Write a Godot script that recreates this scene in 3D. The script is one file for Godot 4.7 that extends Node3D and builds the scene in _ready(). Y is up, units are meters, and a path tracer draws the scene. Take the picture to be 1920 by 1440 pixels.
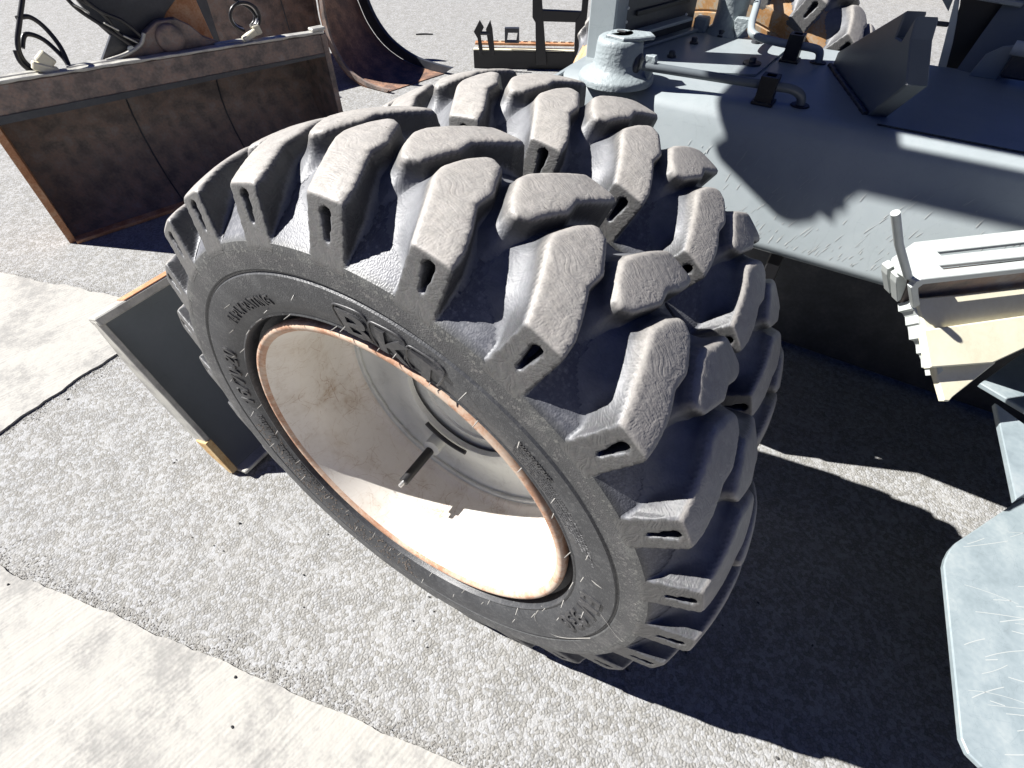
extends Node3D
# Yard with two heavy-duty tyres leaning by a grey machine, steel buckets around them.
# Axes: x to the right along the machine, y up, z towards the viewer along the wheel axle.

const R0 := 0.545          # outer tyre radius
const HALF := 0.137        # half section width
var M := {}                # materials
var taken := {}            # names already used at top level

# ---------------------------------------------------------------- geometry collector
class G:
	var v := PackedVector3Array()
	var n := PackedVector3Array()
	var c := PackedColorArray()
	var col := Color(1, 1, 1)

	func tri_n(a: Vector3, b: Vector3, d: Vector3, na: Vector3, nb: Vector3, nd: Vector3) -> void:
		if (b - a).cross(d - a).dot(na + nb + nd) > 0.0:
			v.append(a); v.append(d); v.append(b); n.append(na); n.append(nd); n.append(nb)
		else:
			v.append(a); v.append(b); v.append(d); n.append(na); n.append(nb); n.append(nd)
		c.append(col); c.append(col); c.append(col)

	func tri(a: Vector3, b: Vector3, d: Vector3, outward: Vector3) -> void:
		var f := (b - a).cross(d - a)
		if f.length_squared() < 1e-18:
			return
		f = f.normalized()
		if f.dot(outward) < 0.0:
			f = -f
		tri_n(a, b, d, f, f, f)

	func quad(a: Vector3, b: Vector3, d: Vector3, e: Vector3, outward: Vector3) -> void:
		tri(a, b, d, outward)
		tri(a, d, e, outward)

	# box with chamfered edges, centred on the transform
	func box(t: Transform3D, size: Vector3, bev := 0.003) -> void:
		var h := size * 0.5
		var b := minf(bev, minf(h.x, minf(h.y, h.z)) * 0.6)
		var o := t.origin
		var bas := t.basis
		for ax in 3:
			var a1 := (ax + 1) % 3
			var a2 := (ax + 2) % 3
			for s in [-1.0, 1.0]:
				var q := []
				for k in [[-1, -1], [1, -1], [1, 1], [-1, 1]]:
					var p := Vector3.ZERO
					p[ax] = s * h[ax]; p[a1] = k[0] * (h[a1] - b); p[a2] = k[1] * (h[a2] - b)
					q.append(o + bas * p)
				var nn := Vector3.ZERO
				nn[ax] = s
				quad(q[0], q[1], q[2], q[3], bas * nn)
			# edges along ax
			for s1 in [-1.0, 1.0]:
				for s2 in [-1.0, 1.0]:
					var pa := Vector3.ZERO; var pb := Vector3.ZERO
					pa[a1] = s1 * h[a1]; pa[a2] = s2 * (h[a2] - b)
					pb[a1] = s1 * (h[a1] - b); pb[a2] = s2 * h[a2]
					var e := Vector3.ZERO
					e[ax] = h[ax] - b
					var nn := Vector3.ZERO
					nn[a1] = s1; nn[a2] = s2
					quad(o + bas * (pa - e), o + bas * (pa + e), o + bas * (pb + e), o + bas * (pb - e), bas * nn)
		for sx in [-1.0, 1.0]:
			for sy in [-1.0, 1.0]:
				for sz in [-1.0, 1.0]:
					var s := Vector3(sx, sy, sz)
					var k := h - Vector3(b, b, b)
					tri(o + bas * (s * Vector3(h.x, k.y, k.z)), o + bas * (s * Vector3(k.x, h.y, k.z)), o + bas * (s * Vector3(k.x, k.y, h.z)), bas * s)

	# polygon (x, y of the transform) pushed out from z = 0 to z = depth
	func prism(t: Transform3D, poly: PackedVector2Array, depth: float, bev := 0.0) -> void:
		var ccw := poly.duplicate()
		if Geometry2D.is_polygon_clockwise(ccw):
			ccw.reverse()
		var inner := ccw
		if bev > 0.0:
			inner = PackedVector2Array()
			var m := ccw.size()
			for i in m:
				var e0 := (ccw[i] - ccw[(i + m - 1) % m]).normalized()
				var e1 := (ccw[(i + 1) % m] - ccw[i]).normalized()
				var n0 := Vector2(-e0.y, e0.x); var n1 := Vector2(-e1.y, e1.x)
				var k := 1.0 + n0.dot(n1)
				inner.append(ccw[i] + (n0 + n1) * (bev / maxf(k, 0.5)))
		var ids := Geometry2D.triangulate_polygon(inner)
		var za := 0.0; var zb := depth
		if depth < 0.0:
			za = depth; zb = 0.0
		for i in range(0, ids.size(), 3):
			for s in 2:
				var z := za if s == 0 else zb
				tri(t * Vector3(inner[ids[i]].x, inner[ids[i]].y, z), t * Vector3(inner[ids[i + 1]].x, inner[ids[i + 1]].y, z), t * Vector3(inner[ids[i + 2]].x, inner[ids[i + 2]].y, z), t.basis.z * (-1.0 if s == 0 else 1.0))
		var mm := ccw.size()
		for i in mm:
			var j := (i + 1) % mm
			var ev := (ccw[j] - ccw[i]).normalized()
			var on := t.basis * Vector3(ev.y, -ev.x, 0)
			var a := ccw[i]; var b := ccw[j]
			quad(t * Vector3(a.x, a.y, za + bev), t * Vector3(b.x, b.y, za + bev), t * Vector3(b.x, b.y, zb - bev), t * Vector3(a.x, a.y, zb - bev), on)
			if bev > 0.0:
				var ia := inner[i]; var ib := inner[j]
				quad(t * Vector3(a.x, a.y, zb - bev), t * Vector3(b.x, b.y, zb - bev), t * Vector3(ib.x, ib.y, zb), t * Vector3(ia.x, ia.y, zb), on + t.basis.z)
				quad(t * Vector3(a.x, a.y, za + bev), t * Vector3(b.x, b.y, za + bev), t * Vector3(ib.x, ib.y, za), t * Vector3(ia.x, ia.y, za), on - t.basis.z)

	# flat ring-shaped plate: outer polygon with a hole
	func frame(t: Transform3D, outer: PackedVector2Array, hole: PackedVector2Array, depth: float) -> void:
		var m := outer.size()
		for i in m:
			var j := (i + 1) % m
			var a := outer[i]; var b := outer[j]; var ha := hole[i]; var hb := hole[j]
			for z in [0.0, depth]:
				var nz: Vector3 = t.basis.z * (1.0 if (z == depth) == (depth > 0.0) else -1.0)
				quad(t * Vector3(a.x, a.y, z), t * Vector3(b.x, b.y, z), t * Vector3(hb.x, hb.y, z), t * Vector3(ha.x, ha.y, z), nz)
			var mid := (a + b) * 0.5 - (ha + hb) * 0.5
			var on := t.basis * Vector3(mid.x, mid.y, 0)
			quad(t * Vector3(a.x, a.y, 0), t * Vector3(b.x, b.y, 0), t * Vector3(b.x, b.y, depth), t * Vector3(a.x, a.y, depth), on)
			quad(t * Vector3(ha.x, ha.y, 0), t * Vector3(hb.x, hb.y, 0), t * Vector3(hb.x, hb.y, depth), t * Vector3(ha.x, ha.y, depth), -on)

	# round bar along a path
	func tube(path: PackedVector3Array, r: float, seg := 12, r_end := -1.0, cap := true) -> void:
		var m := path.size()
		var up := Vector3.UP
		var d0 := (path[1] - path[0]).normalized()
		if absf(d0.dot(up)) > 0.9:
			up = Vector3.RIGHT
		var side := d0.cross(up).normalized()
		var rings := []; var rn := []
		for i in m:
			var d: Vector3
			if i == 0: d = path[1] - path[0]
			elif i == m - 1: d = path[m - 1] - path[m - 2]
			else: d = (path[i + 1] - path[i]).normalized() + (path[i] - path[i - 1]).normalized()
			d = d.normalized()
			side = (side - d * side.dot(d)).normalized()
			var w := d.cross(side)
			var rr := r if r_end < 0.0 else lerpf(r, r_end, float(i) / (m - 1))
			var ring := PackedVector3Array(); var nr := PackedVector3Array()
			for k in seg:
				var a := TAU * k / seg
				var q := side * cos(a) + w * sin(a)
				ring.append(path[i] + q * rr); nr.append(q)
			rings.append(ring); rn.append(nr)
		for i in m - 1:
			for k in seg:
				var l := (k + 1) % seg
				tri_n(rings[i][k], rings[i][l], rings[i + 1][l], rn[i][k], rn[i][l], rn[i + 1][l])
				tri_n(rings[i][k], rings[i + 1][l], rings[i + 1][k], rn[i][k], rn[i + 1][l], rn[i + 1][k])
		if cap:
			for e in [0, m - 1]:
				var dn: Vector3 = (path[0] - path[1]) if e == 0 else (path[m - 1] - path[m - 2])
				for k in range(1, seg - 1):
					tri(rings[e][0], rings[e][k], rings[e][k + 1], dn)

	# turned shape: profile of Vector2(radius, height along the transform's z)
	func lathe(t: Transform3D, prof: PackedVector2Array, seg: int, cols := PackedColorArray(), sharp := 0.75, a0 := 0.0, a1 := TAU) -> void:
		var m := prof.size()
		var sn := []
		for i in m - 1:
			var e := (prof[i + 1] - prof[i]).normalized()
			sn.append(Vector2(-e.y, e.x))   # to the left of the way along the profile
		for i in m - 1:
			var na: Vector2 = sn[i]; var nb: Vector2 = sn[i]
			if i > 0 and sn[i - 1].dot(sn[i]) > sharp: na = (sn[i] + sn[i - 1]).normalized()
			if i < m - 2 and sn[i + 1].dot(sn[i]) > sharp: nb = (sn[i] + sn[i + 1]).normalized()
			var keep := col
			for k in seg:
				var p := a0 + (a1 - a0) * k / seg; var q := a0 + (a1 - a0) * (k + 1) / seg
				var cp := cos(p); var sp := sin(p); var cq := cos(q); var sq := sin(q)
				var A := t * Vector3(prof[i].x * cp, prof[i].x * sp, prof[i].y); var B := t * Vector3(prof[i].x * cq, prof[i].x * sq, prof[i].y)
				var C := t * Vector3(prof[i + 1].x * cq, prof[i + 1].x * sq, prof[i + 1].y); var D := t * Vector3(prof[i + 1].x * cp, prof[i + 1].x * sp, prof[i + 1].y)
				var nA := t.basis * Vector3(na.x * cp, na.x * sp, na.y); var nB := t.basis * Vector3(na.x * cq, na.x * sq, na.y)
				var nC := t.basis * Vector3(nb.x * cq, nb.x * sq, nb.y); var nD := t.basis * Vector3(nb.x * cp, nb.x * sp, nb.y)
				var s0 := v.size()
				tri_n(A, B, C, nA, nB, nC)
				tri_n(A, C, D, nA, nC, nD)
				if cols.size() == m:
					for x in range(s0, v.size()):
						var pt: Vector3 = t.affine_inverse() * v[x]
						var rr := Vector2(pt.x, pt.y).length()
						c[x] = cols[i] if absf(rr - prof[i].x) + absf(pt.z - prof[i].y) < 1e-5 else cols[i + 1]
			col = keep

	# curved sheet through rows of points, with thickness towards -normal
	func sheet(rows: Array, th: float, facing: Vector3) -> void:
		var nr := rows.size(); var nc: int = rows[0].size()
		var nn := []
		for i in nr:
			var l := PackedVector3Array()
			for j in nc:
				var du: Vector3 = rows[mini(i + 1, nr - 1)][j] - rows[maxi(i - 1, 0)][j]
				var dv: Vector3 = rows[i][mini(j + 1, nc - 1)] - rows[i][maxi(j - 1, 0)]
				l.append(du.cross(dv).normalized())
			nn.append(l)
		var sg := 1.0 if nn[nr / 2][nc / 2].dot(facing) > 0.0 else -1.0
		for i in nr:
			for j in nc: nn[i][j] = nn[i][j] * sg
		for i in nr - 1:
			for j in nc - 1:
				var a: Vector3 = rows[i][j]; var b: Vector3 = rows[i + 1][j]; var d: Vector3 = rows[i + 1][j + 1]; var e: Vector3 = rows[i][j + 1]
				var na: Vector3 = nn[i][j]; var nb: Vector3 = nn[i + 1][j]; var nd: Vector3 = nn[i + 1][j + 1]; var ne: Vector3 = nn[i][j + 1]
				tri_n(a, b, d, na, nb, nd); tri_n(a, d, e, na, nd, ne)
				if th > 0.0:
					tri_n(a - na * th, b - nb * th, d - nd * th, -na, -nb, -nd); tri_n(a - na * th, d - nd * th, e - ne * th, -na, -nd, -ne)
		if th > 0.0:
			for i in nr - 1:
				for j in [0, nc - 1]:
					var w: Vector3 = rows[i][j] - rows[i][1 if j == 0 else nc - 2]
					quad(rows[i][j], rows[i + 1][j], rows[i + 1][j] - nn[i + 1][j] * th, rows[i][j] - nn[i][j] * th, w)
			for j in nc - 1:
				for i in [0, nr - 1]:
					var w: Vector3 = rows[i][j] - rows[1 if i == 0 else nr - 2][j]
					quad(rows[i][j], rows[i][j + 1], rows[i][j + 1] - nn[i][j + 1] * th, rows[i][j] - nn[i][j] * th, w)

	func mesh() -> ArrayMesh:
		var arr := []
		arr.resize(Mesh.ARRAY_MAX)
		arr[Mesh.ARRAY_VERTEX] = v; arr[Mesh.ARRAY_NORMAL] = n; arr[Mesh.ARRAY_COLOR] = c
		var am := ArrayMesh.new()
		am.add_surface_from_arrays(Mesh.PRIMITIVE_TRIANGLES, arr)
		return am

# ---------------------------------------------------------------- scene helpers
func numbered(called: String) -> String:
	if not taken.has(called):
		taken[called] = 0
		return called
	taken[called] += 1
	return "%s_%03d" % [called, taken[called]]

func thing(called: String, label: String, category: String, at := Vector3.ZERO, group := "") -> Node3D:
	var o := Node3D.new()
	o.name = numbered(called)
	add_child(o)
	o.position = at
	o.set_meta("label", label); o.set_meta("category", category)
	if group != "": o.set_meta("group", group)
	return o

func part(called: String, m, material: Material, parent: Node, t := Transform3D()) -> MeshInstance3D:
	var o := MeshInstance3D.new()
	o.name = called
	o.mesh = m.mesh() if m is G else m
	o.material_override = material
	o.transform = t
	parent.add_child(o, true)
	return o

func structure(called: String, m, material: Material) -> MeshInstance3D:
	var o := part(called, m, material, self)
	o.set_meta("kind", "structure")
	return o

func single(called: String, m, material: Material, label: String, category: String, group := "") -> MeshInstance3D:
	var o := part(numbered(called), m, material, self)
	o.set_meta("label", label); o.set_meta("category", category)
	if group != "": o.set_meta("group", group)
	return o

func pts(a: Array) -> PackedVector2Array:
	var p := PackedVector2Array()
	for i in range(0, a.size(), 2): p.append(Vector2(a[i], a[i + 1]))
	return p

# upright plane: x along ex, y up, z towards nn
func upright(o: Vector3, ex: Vector3, nn: Vector3, shift := 0.0) -> Transform3D:
	return Transform3D(Basis(ex, Vector3.UP, nn), o + nn * shift)

# lying plane: polygon x -> world x, polygon y -> world z, depth upwards
func lying(y: float) -> Transform3D:
	return Transform3D(Basis(Vector3.RIGHT, Vector3.BACK, Vector3.DOWN), Vector3(0, y, 0))

func smooth_path(p: Array, per := 8) -> PackedVector3Array:
	var out := PackedVector3Array()
	for i in p.size() - 1:
		var a: Vector3 = p[maxi(i - 1, 0)]; var b: Vector3 = p[i]; var c: Vector3 = p[i + 1]; var d: Vector3 = p[mini(i + 2, p.size() - 1)]
		for k in per:
			out.append(b.cubic_interpolate(c, a, d, float(k) / per))
	out.append(p[p.size() - 1])
	return out

# ---------------------------------------------------------------- materials
func noise(kind: int, freq: float, sd: int, oct := 4) -> FastNoiseLite:
	var f := FastNoiseLite.new()
	f.noise_type = kind; f.frequency = freq; f.seed = sd
	f.fractal_type = FastNoiseLite.FRACTAL_FBM if oct > 1 else FastNoiseLite.FRACTAL_NONE
	f.fractal_octaves = oct
	return f

func bytes_of(f: FastNoiseLite, size: int) -> PackedByteArray:
	var im := f.get_seamless_image(size, size)
	im.convert(Image.FORMAT_L8)
	return im.get_data()

func texture(size: int, data: PackedByteArray) -> ImageTexture:
	return ImageTexture.create_from_image(Image.create_from_data(size, size, false, Image.FORMAT_RGB8, data))

func grey_texture(size: int, data: PackedByteArray) -> ImageTexture:
	return ImageTexture.create_from_image(Image.create_from_data(size, size, false, Image.FORMAT_L8, data))

# colour picked between stops (value, linear colour) by a mix of noises
func ramp_texture(size: int, layers: Array, weights: Array, stops: Array) -> ImageTexture:
	var lut := []
	for i in 256:
		var x := i / 255.0
		var cc: Color = stops[0][1]
		for k in stops.size() - 1:
			if x >= stops[k][0]:
				cc = stops[k][1].lerp(stops[k + 1][1], clampf((x - stops[k][0]) / (stops[k + 1][0] - stops[k][0]), 0, 1))
		cc = cc.linear_to_srgb()
		lut.append([int(cc.r * 255), int(cc.g * 255), int(cc.b * 255)])
	var out := PackedByteArray()
	out.resize(size * size * 3)
	var nl := layers.size()
	for i in size * size:
		var s := 0.0
		for k in nl: s += layers[k][i] * weights[k]
		var l: Array = lut[clampi(int(s), 0, 255)]
		out[i * 3] = l[0]; out[i * 3 + 1] = l[1]; out[i * 3 + 2] = l[2]
	return texture(size, out)

func base(rough: float, metal := 0.0, tex: Texture2D = null, tint := Color(1, 1, 1), scale := 1.0, world := false) -> StandardMaterial3D:
	var m := StandardMaterial3D.new()
	m.albedo_color = tint.linear_to_srgb()
	m.roughness = rough; m.metallic = metal
	if tex:
		m.albedo_texture = tex
		m.uv1_triplanar = true
		m.uv1_world_triplanar = world
		m.uv1_scale = Vector3(scale, scale, scale)
	return m

func relief(m: StandardMaterial3D, tex: Texture2D, cm: float) -> void:
	m.heightmap_enabled = true
	m.heightmap_texture = tex
	m.heightmap_scale = cm

func make_materials() -> void:
	var fine := bytes_of(noise(FastNoiseLite.TYPE_SIMPLEX_SMOOTH, 0.06, 3, 4), 512)
	var blot := bytes_of(noise(FastNoiseLite.TYPE_SIMPLEX_SMOOTH, 0.008, 7, 5), 512)
	var spk := bytes_of(noise(FastNoiseLite.TYPE_SIMPLEX, 0.22, 11, 2), 512)
	# asphalt: pebbles of grey stone in a sandy binder
	var S := 1024
	var cell := noise(FastNoiseLite.TYPE_CELLULAR, 0.135, 21, 1)
	cell.cellular_return_type = FastNoiseLite.RETURN_DISTANCE2_SUB
	cell.cellular_jitter = 1.0
	var d1 := bytes_of(cell, S)
	var cell2 := noise(FastNoiseLite.TYPE_CELLULAR, 0.135, 21, 1)
	cell2.cellular_return_type = FastNoiseLite.RETURN_CELL_VALUE
	cell2.cellular_jitter = 1.0
	var d2 := bytes_of(cell2, S)
	var warp := bytes_of(noise(FastNoiseLite.TYPE_SIMPLEX_SMOOTH, 0.012, 23, 4), S)
	var grit := bytes_of(noise(FastNoiseLite.TYPE_SIMPLEX, 0.22, 25, 2), S)
	var ab := PackedByteArray(); ab.resize(S * S * 3)
	var hb := PackedByteArray(); hb.resize(S * S)
	for i in S * S:
		var e := d1[i] / 255.0
		var st := smoothstep(0.10, 0.42, e)
		var vv := d2[i] / 255.0
		var w := warp[i] / 255.0
		var g := grit[i] / 255.0 - 0.5
		var lost := smoothstep(0.50, 0.72, vv * 0.5 + w * 0.5)    # some stones lie flush under the binder
		var lin := 0.268 + 0.12 * (vv - 0.5) + 0.11 * g + 0.04 * (w - 0.5)
		lin *= lerpf(0.70 + 0.25 * lost, 1.0, smoothstep(0.02, 0.22, e))
		var cc := Color(lin * lerpf(1.03, 0.99, vv), lin, lin * lerpf(0.92, 1.01, vv)).linear_to_srgb()
		ab[i * 3] = int(cc.r * 255); ab[i * 3 + 1] = int(cc.g * 255); ab[i * 3 + 2] = int(cc.b * 255)
		hb[i] = clampi(int((0.2 + 0.5 * smoothstep(0.0, 0.5, e) * (1.0 - 0.55 * lost) + 0.34 * g + 0.16 * vv) * 255), 0, 255)
	M.asphalt = base(0.9, 0, texture(S, ab), Color(1, 1, 1), 0.9, true)
	relief(M.asphalt, grey_texture(S, hb), 0.25)
	M.asphalt.detail_enabled = false
	# pale brushed concrete
	var cm := PackedByteArray(); cm.resize(512 * 512)
	for i in 512 * 512:
		cm[i] = clampi(int(blot[i] * 0.75 + fine[i] * 0.25), 0, 255)
	M.concrete = base(0.85, 0, ramp_texture(512, [blot, fine, spk], [0.5, 0.30, 0.20], [[0.0, Color(0.19, 0.186, 0.176)], [0.34, Color(0.255, 0.249, 0.234)], [0.45, Color(0.315, 0.307, 0.285)], [0.54, Color(0.355, 0.344, 0.316)], [0.72, Color(0.375, 0.362, 0.33)], [1.0, Color(0.385, 0.37, 0.332)]]), Color(1, 1, 1), 0.8, true)
	var br := PackedByteArray(); br.resize(512 * 512)
	var streak := noise(FastNoiseLite.TYPE_SIMPLEX_SMOOTH, 0.9, 31, 2)
	var line := PackedFloat32Array(); line.resize(512)
	for x in 512: line[x] = streak.get_noise_1d(x * 0.06) * 0.5 + 0.5
	for y in 512:
		for x in 512:
			var xx := posmod(5 * x + y + int((blot[y * 512 + x] - 128) * 0.12), 512)
			br[y * 512 + x] = clampi(int(120 * line[xx] + 0.4 * fine[y * 512 + x] + 30 * (spk[y * 512 + x] / 255.0)), 0, 255)
	relief(M.concrete, grey_texture(512, br), 0.22)
	# rubber
	var dots := speck_bytes(512, 4200, 9)
	var rub := ramp_texture(512, [dots, fine, blot], [0.62, 0.2, 0.3], [[0.0, Color(0.34, 0.34, 0.345)], [0.36, Color(0.42, 0.42, 0.43)], [0.46, Color(0.50, 0.50, 0.505)], [0.56, Color(0.82, 0.81, 0.78)], [0.7, Color(1, 0.97, 0.91)], [1.0, Color(1, 0.98, 0.94)]])
	M.rubber = base(0.46, 0, rub, Color(1, 1, 1), 3.2)
	M.rubber.vertex_color_use_as_albedo = true
	relief(M.rubber, grey_texture(512, spk), 0.05)
	# fine wrinkles running across the worn lug tops
	var wn := noise(FastNoiseLite.TYPE_SIMPLEX_SMOOTH, 0.05, 41, 3)
	var wv := noise(FastNoiseLite.TYPE_SIMPLEX_SMOOTH, 0.012, 43, 2)
	var lh := PackedByteArray(); lh.resize(512 * 512)
	for y in 512:
		for x in 512:
			var bend := wv.get_noise_2d(x, y) * 40.0
			var v := absf(wn.get_noise_2d(x * 0.55 + bend * 0.3, y * 1.9 + bend))
			lh[y * 512 + x] = clampi(int(minf(v * 3.0, 1.0) * 150.0 + spk[y * 512 + x] * 0.35), 0, 255)
	var rub2 := ramp_texture(512, [spk, fine, blot], [0.35, 0.35, 0.3], [[0.0, Color(0.68, 0.68, 0.68)], [0.36, Color(0.76, 0.76, 0.76)], [0.5, Color(0.84, 0.835, 0.825)], [0.6, Color(0.90, 0.89, 0.87)], [1.0, Color(1, 0.985, 0.96)]])
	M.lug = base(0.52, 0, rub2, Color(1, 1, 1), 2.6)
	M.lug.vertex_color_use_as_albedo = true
	relief(M.lug, grey_texture(512, lh), 0.05)
	M.letter = base(0.4, 0, rub, Color(0.07, 0.07, 0.075), 3.2)
	M.hair = base(0.5, 0, null, Color(0.30, 0.29, 0.27))
	# rim paint, rust
	var scr := scratch_bytes(512, 900, 5)
	M.rim = base(0.5, 0, ramp_texture(512, [blot, fine, scr], [0.42, 0.16, 0.6], [[0.0, Color(0.16, 0.07, 0.035)], [0.28, Color(0.30, 0.17, 0.10)], [0.38, Color(0.46, 0.37, 0.28)], [0.48, Color(0.60, 0.55, 0.48)], [0.6, Color(0.68, 0.64, 0.58)], [1.0, Color(0.72, 0.69, 0.63)]]), Color(1, 1, 1), 2.2)
	M.rim_rust = base(0.75, 0, ramp_texture(512, [blot, fine, spk], [0.5, 0.3, 0.2], [[0.0, Color(0.24, 0.10, 0.05)], [0.40, Color(0.38, 0.20, 0.12)], [0.48, Color(0.50, 0.31, 0.21)], [0.56, Color(0.54, 0.42, 0.32)], [1.0, Color(0.56, 0.51, 0.44)]]), Color(1, 1, 1), 2.0)
	M.disc = base(0.55, 0, ramp_texture(512, [blot, fine, scr], [0.45, 0.2, 0.4], [[0.0, Color(0.2, 0.16, 0.12)], [0.3, Color(0.44, 0.445, 0.42)], [0.5, Color(0.56, 0.575, 0.55)], [1.0, Color(0.64, 0.64, 0.61)]]), Color(1, 1, 1), 2.0)
	# steels
	M.rust = base(0.62, 0.25, ramp_texture(512, [blot, fine, spk], [0.62, 0.28, 0.1], [[0.0, Color(0.06, 0.055, 0.052)], [0.34, Color(0.135, 0.115, 0.106)], [0.48, Color(0.215, 0.175, 0.155)], [0.58, Color(0.28, 0.195, 0.155)], [0.70, Color(0.27, 0.235, 0.215)], [1.0, Color(0.36, 0.33, 0.31)]]), Color(1, 1, 1), 2.3)
	relief(M.rust, grey_texture(512, fine), 0.10)
	M.rust_orange = base(0.7, 0.0, ramp_texture(512, [blot, fine, spk], [0.5, 0.35, 0.15], [[0.0, Color(0.22, 0.08, 0.03)], [0.45, Color(0.40, 0.18, 0.08)], [0.6, Color(0.48, 0.27, 0.15)], [1.0, Color(0.55, 0.42, 0.28)]]), Color(1, 1, 1), 3.0)
	M.rust_yellow = base(0.7, 0.0, ramp_texture(512, [blot, fine, spk], [0.5, 0.35, 0.15], [[0.0, Color(0.26, 0.11, 0.04)], [0.42, Color(0.50, 0.30, 0.12)], [0.55, Color(0.60, 0.42, 0.20)], [1.0, Color(0.62, 0.52, 0.34)]]), Color(1, 1, 1), 5.0)
	M.rust_brown = base(0.7, 0.0, ramp_texture(512, [blot, fine, spk], [0.5, 0.35, 0.15], [[0.0, Color(0.05, 0.035, 0.028)], [0.42, Color(0.13, 0.08, 0.06)], [0.55, Color(0.24, 0.13, 0.085)], [0.7, Color(0.33, 0.19, 0.12)], [1.0, Color(0.36, 0.26, 0.18)]]), Color(1, 1, 1), 2.0)
	M.worn = base(0.42, 0.3, ramp_texture(512, [blot, fine, scr], [0.5, 0.2, 0.4], [[0.0, Color(0.10, 0.07, 0.05)], [0.4, Color(0.34, 0.33, 0.31)], [0.6, Color(0.52, 0.51, 0.46)], [1.0, Color(0.62, 0.6, 0.54)]]), Color(1, 1, 1), 2.5)
	M.dark = base(0.38, 0.0, ramp_texture(512, [blot, fine, spk], [0.5, 0.35, 0.15], [[0.0, Color(0.02, 0.021, 0.025)], [0.5, Color(0.038, 0.042, 0.052)], [1.0, Color(0.08, 0.08, 0.085)]]), Color(1, 1, 1), 2.0)
	M.black = base(0.45, 0, null, Color(0.014, 0.014, 0.016))
	M.hose = base(0.35, 0, null, Color(0.016, 0.016, 0.018))
	M.silver = base(0.3, 0.7, null, Color(0.6, 0.6, 0.6))
	# machine paint
	var paint := ramp_texture(512, [blot, fine, scr], [0.38, 0.14, 0.5], [[0.0, Color(0.20, 0.205, 0.20)], [0.3, Color(0.255, 0.288, 0.298)], [0.55, Color(0.29, 0.325, 0.337)], [0.75, Color(0.32, 0.35, 0.36)], [1.0, Color(0.46, 0.475, 0.46)]])
	M.paint = base(0.38, 0.0, paint, Color(1, 1, 1), 1.2)
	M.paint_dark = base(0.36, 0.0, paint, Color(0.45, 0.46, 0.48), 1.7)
	M.paint_pale = base(0.42, 0.0, ramp_texture(512, [blot, fine, scr], [0.42, 0.22, 0.45], [[0.0, Color(0.13, 0.14, 0.14)], [0.3, Color(0.185, 0.222, 0.238)], [0.46, Color(0.215, 0.258, 0.275)], [0.6, Color(0.245, 0.288, 0.304)], [1.0, Color(0.36, 0.39, 0.39)]]), Color(1, 1, 1), 2.6)
	M.cast = base(0.55, 0, paint, Color(0.95, 0.97, 0.97), 3.0)
	relief(M.cast, grey_texture(512, fine), 0.15)
	M.cream = base(0.55, 0, ramp_texture(512, [blot, fine, spk], [0.5, 0.3, 0.2], [[0.0, Color(0.50, 0.44, 0.30)], [0.5, Color(0.70, 0.66, 0.50)], [1.0, Color(0.76, 0.73, 0.60)]]), Color(1, 1, 1), 3.0)
	M.white = base(0.45, 0, ramp_texture(512, [blot, fine, scr], [0.5, 0.2, 0.4], [[0.0, Color(0.3, 0.3, 0.27)], [0.4, Color(0.46, 0.49, 0.47)], [1.0, Color(0.52, 0.55, 0.53)]]), Color(1, 1, 1), 3.0)
	M.mud = base(0.9, 0, ramp_texture(512, [blot, fine, spk], [0.5, 0.35, 0.15], [[0.0, Color(0.26, 0.14, 0.06)], [0.45, Color(0.46, 0.24, 0.09)], [0.58, Color(0.42, 0.33, 0.23)], [1.0, Color(0.36, 0.33, 0.28)]]), Color(1, 1, 1), 4.0)
	M.mud_dry = base(0.95, 0, null, Color(0.13, 0.105, 0.085))
	M.yellow = base(0.5, 0, null, Color(0.75, 0.52, 0.06))
	M.stone = base(0.9, 0, null, Color(0.05, 0.05, 0.05))
	M.wear = base(0.6, 0, null, Color(0.385, 0.405, 0.40))
	M.sand = base(0.95, 0, ramp_texture(512, [blot, fine, spk], [0.4, 0.3, 0.3], [[0.0, Color(0.13, 0.125, 0.118)], [0.45, Color(0.195, 0.188, 0.175)], [0.6, Color(0.225, 0.216, 0.198)], [1.0, Color(0.27, 0.255, 0.23)]]), Color(1, 1, 1), 2.6, true)
	relief(M.sand, grey_texture(512, spk), 0.12)
	M.weld = base(0.4, 0.1, grey_texture(512, fine), Color(0.10, 0.13, 0.17), 9.0)

# fine light dust specks on a dark ground
func speck_bytes(size: int, count: int, sd: int) -> PackedByteArray:
	var b := PackedByteArray(); b.resize(size * size)
	var rng := RandomNumberGenerator.new(); rng.seed = sd
	var dense := noise(FastNoiseLite.TYPE_SIMPLEX_SMOOTH, 0.02, sd, 3)
	for i in size * size: b[i] = 60 + rng.randi_range(0, 30)
	for k in count:
		var x := rng.randf() * size; var y := rng.randf() * size
		if dense.get_noise_2d(x, y) < rng.randf_range(-0.5, 0.5): continue
		var r := pow(rng.randf(), 3.0) * 3.0 + 1.5
		var l := rng.randi_range(105, 250)
		for dy in range(-5, 6):
			for dx in range(-5, 6):
				if dx * dx + dy * dy <= r * r:
					b[posmod(int(y) + dy, size) * size + posmod(int(x) + dx, size)] = l
	return b

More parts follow.
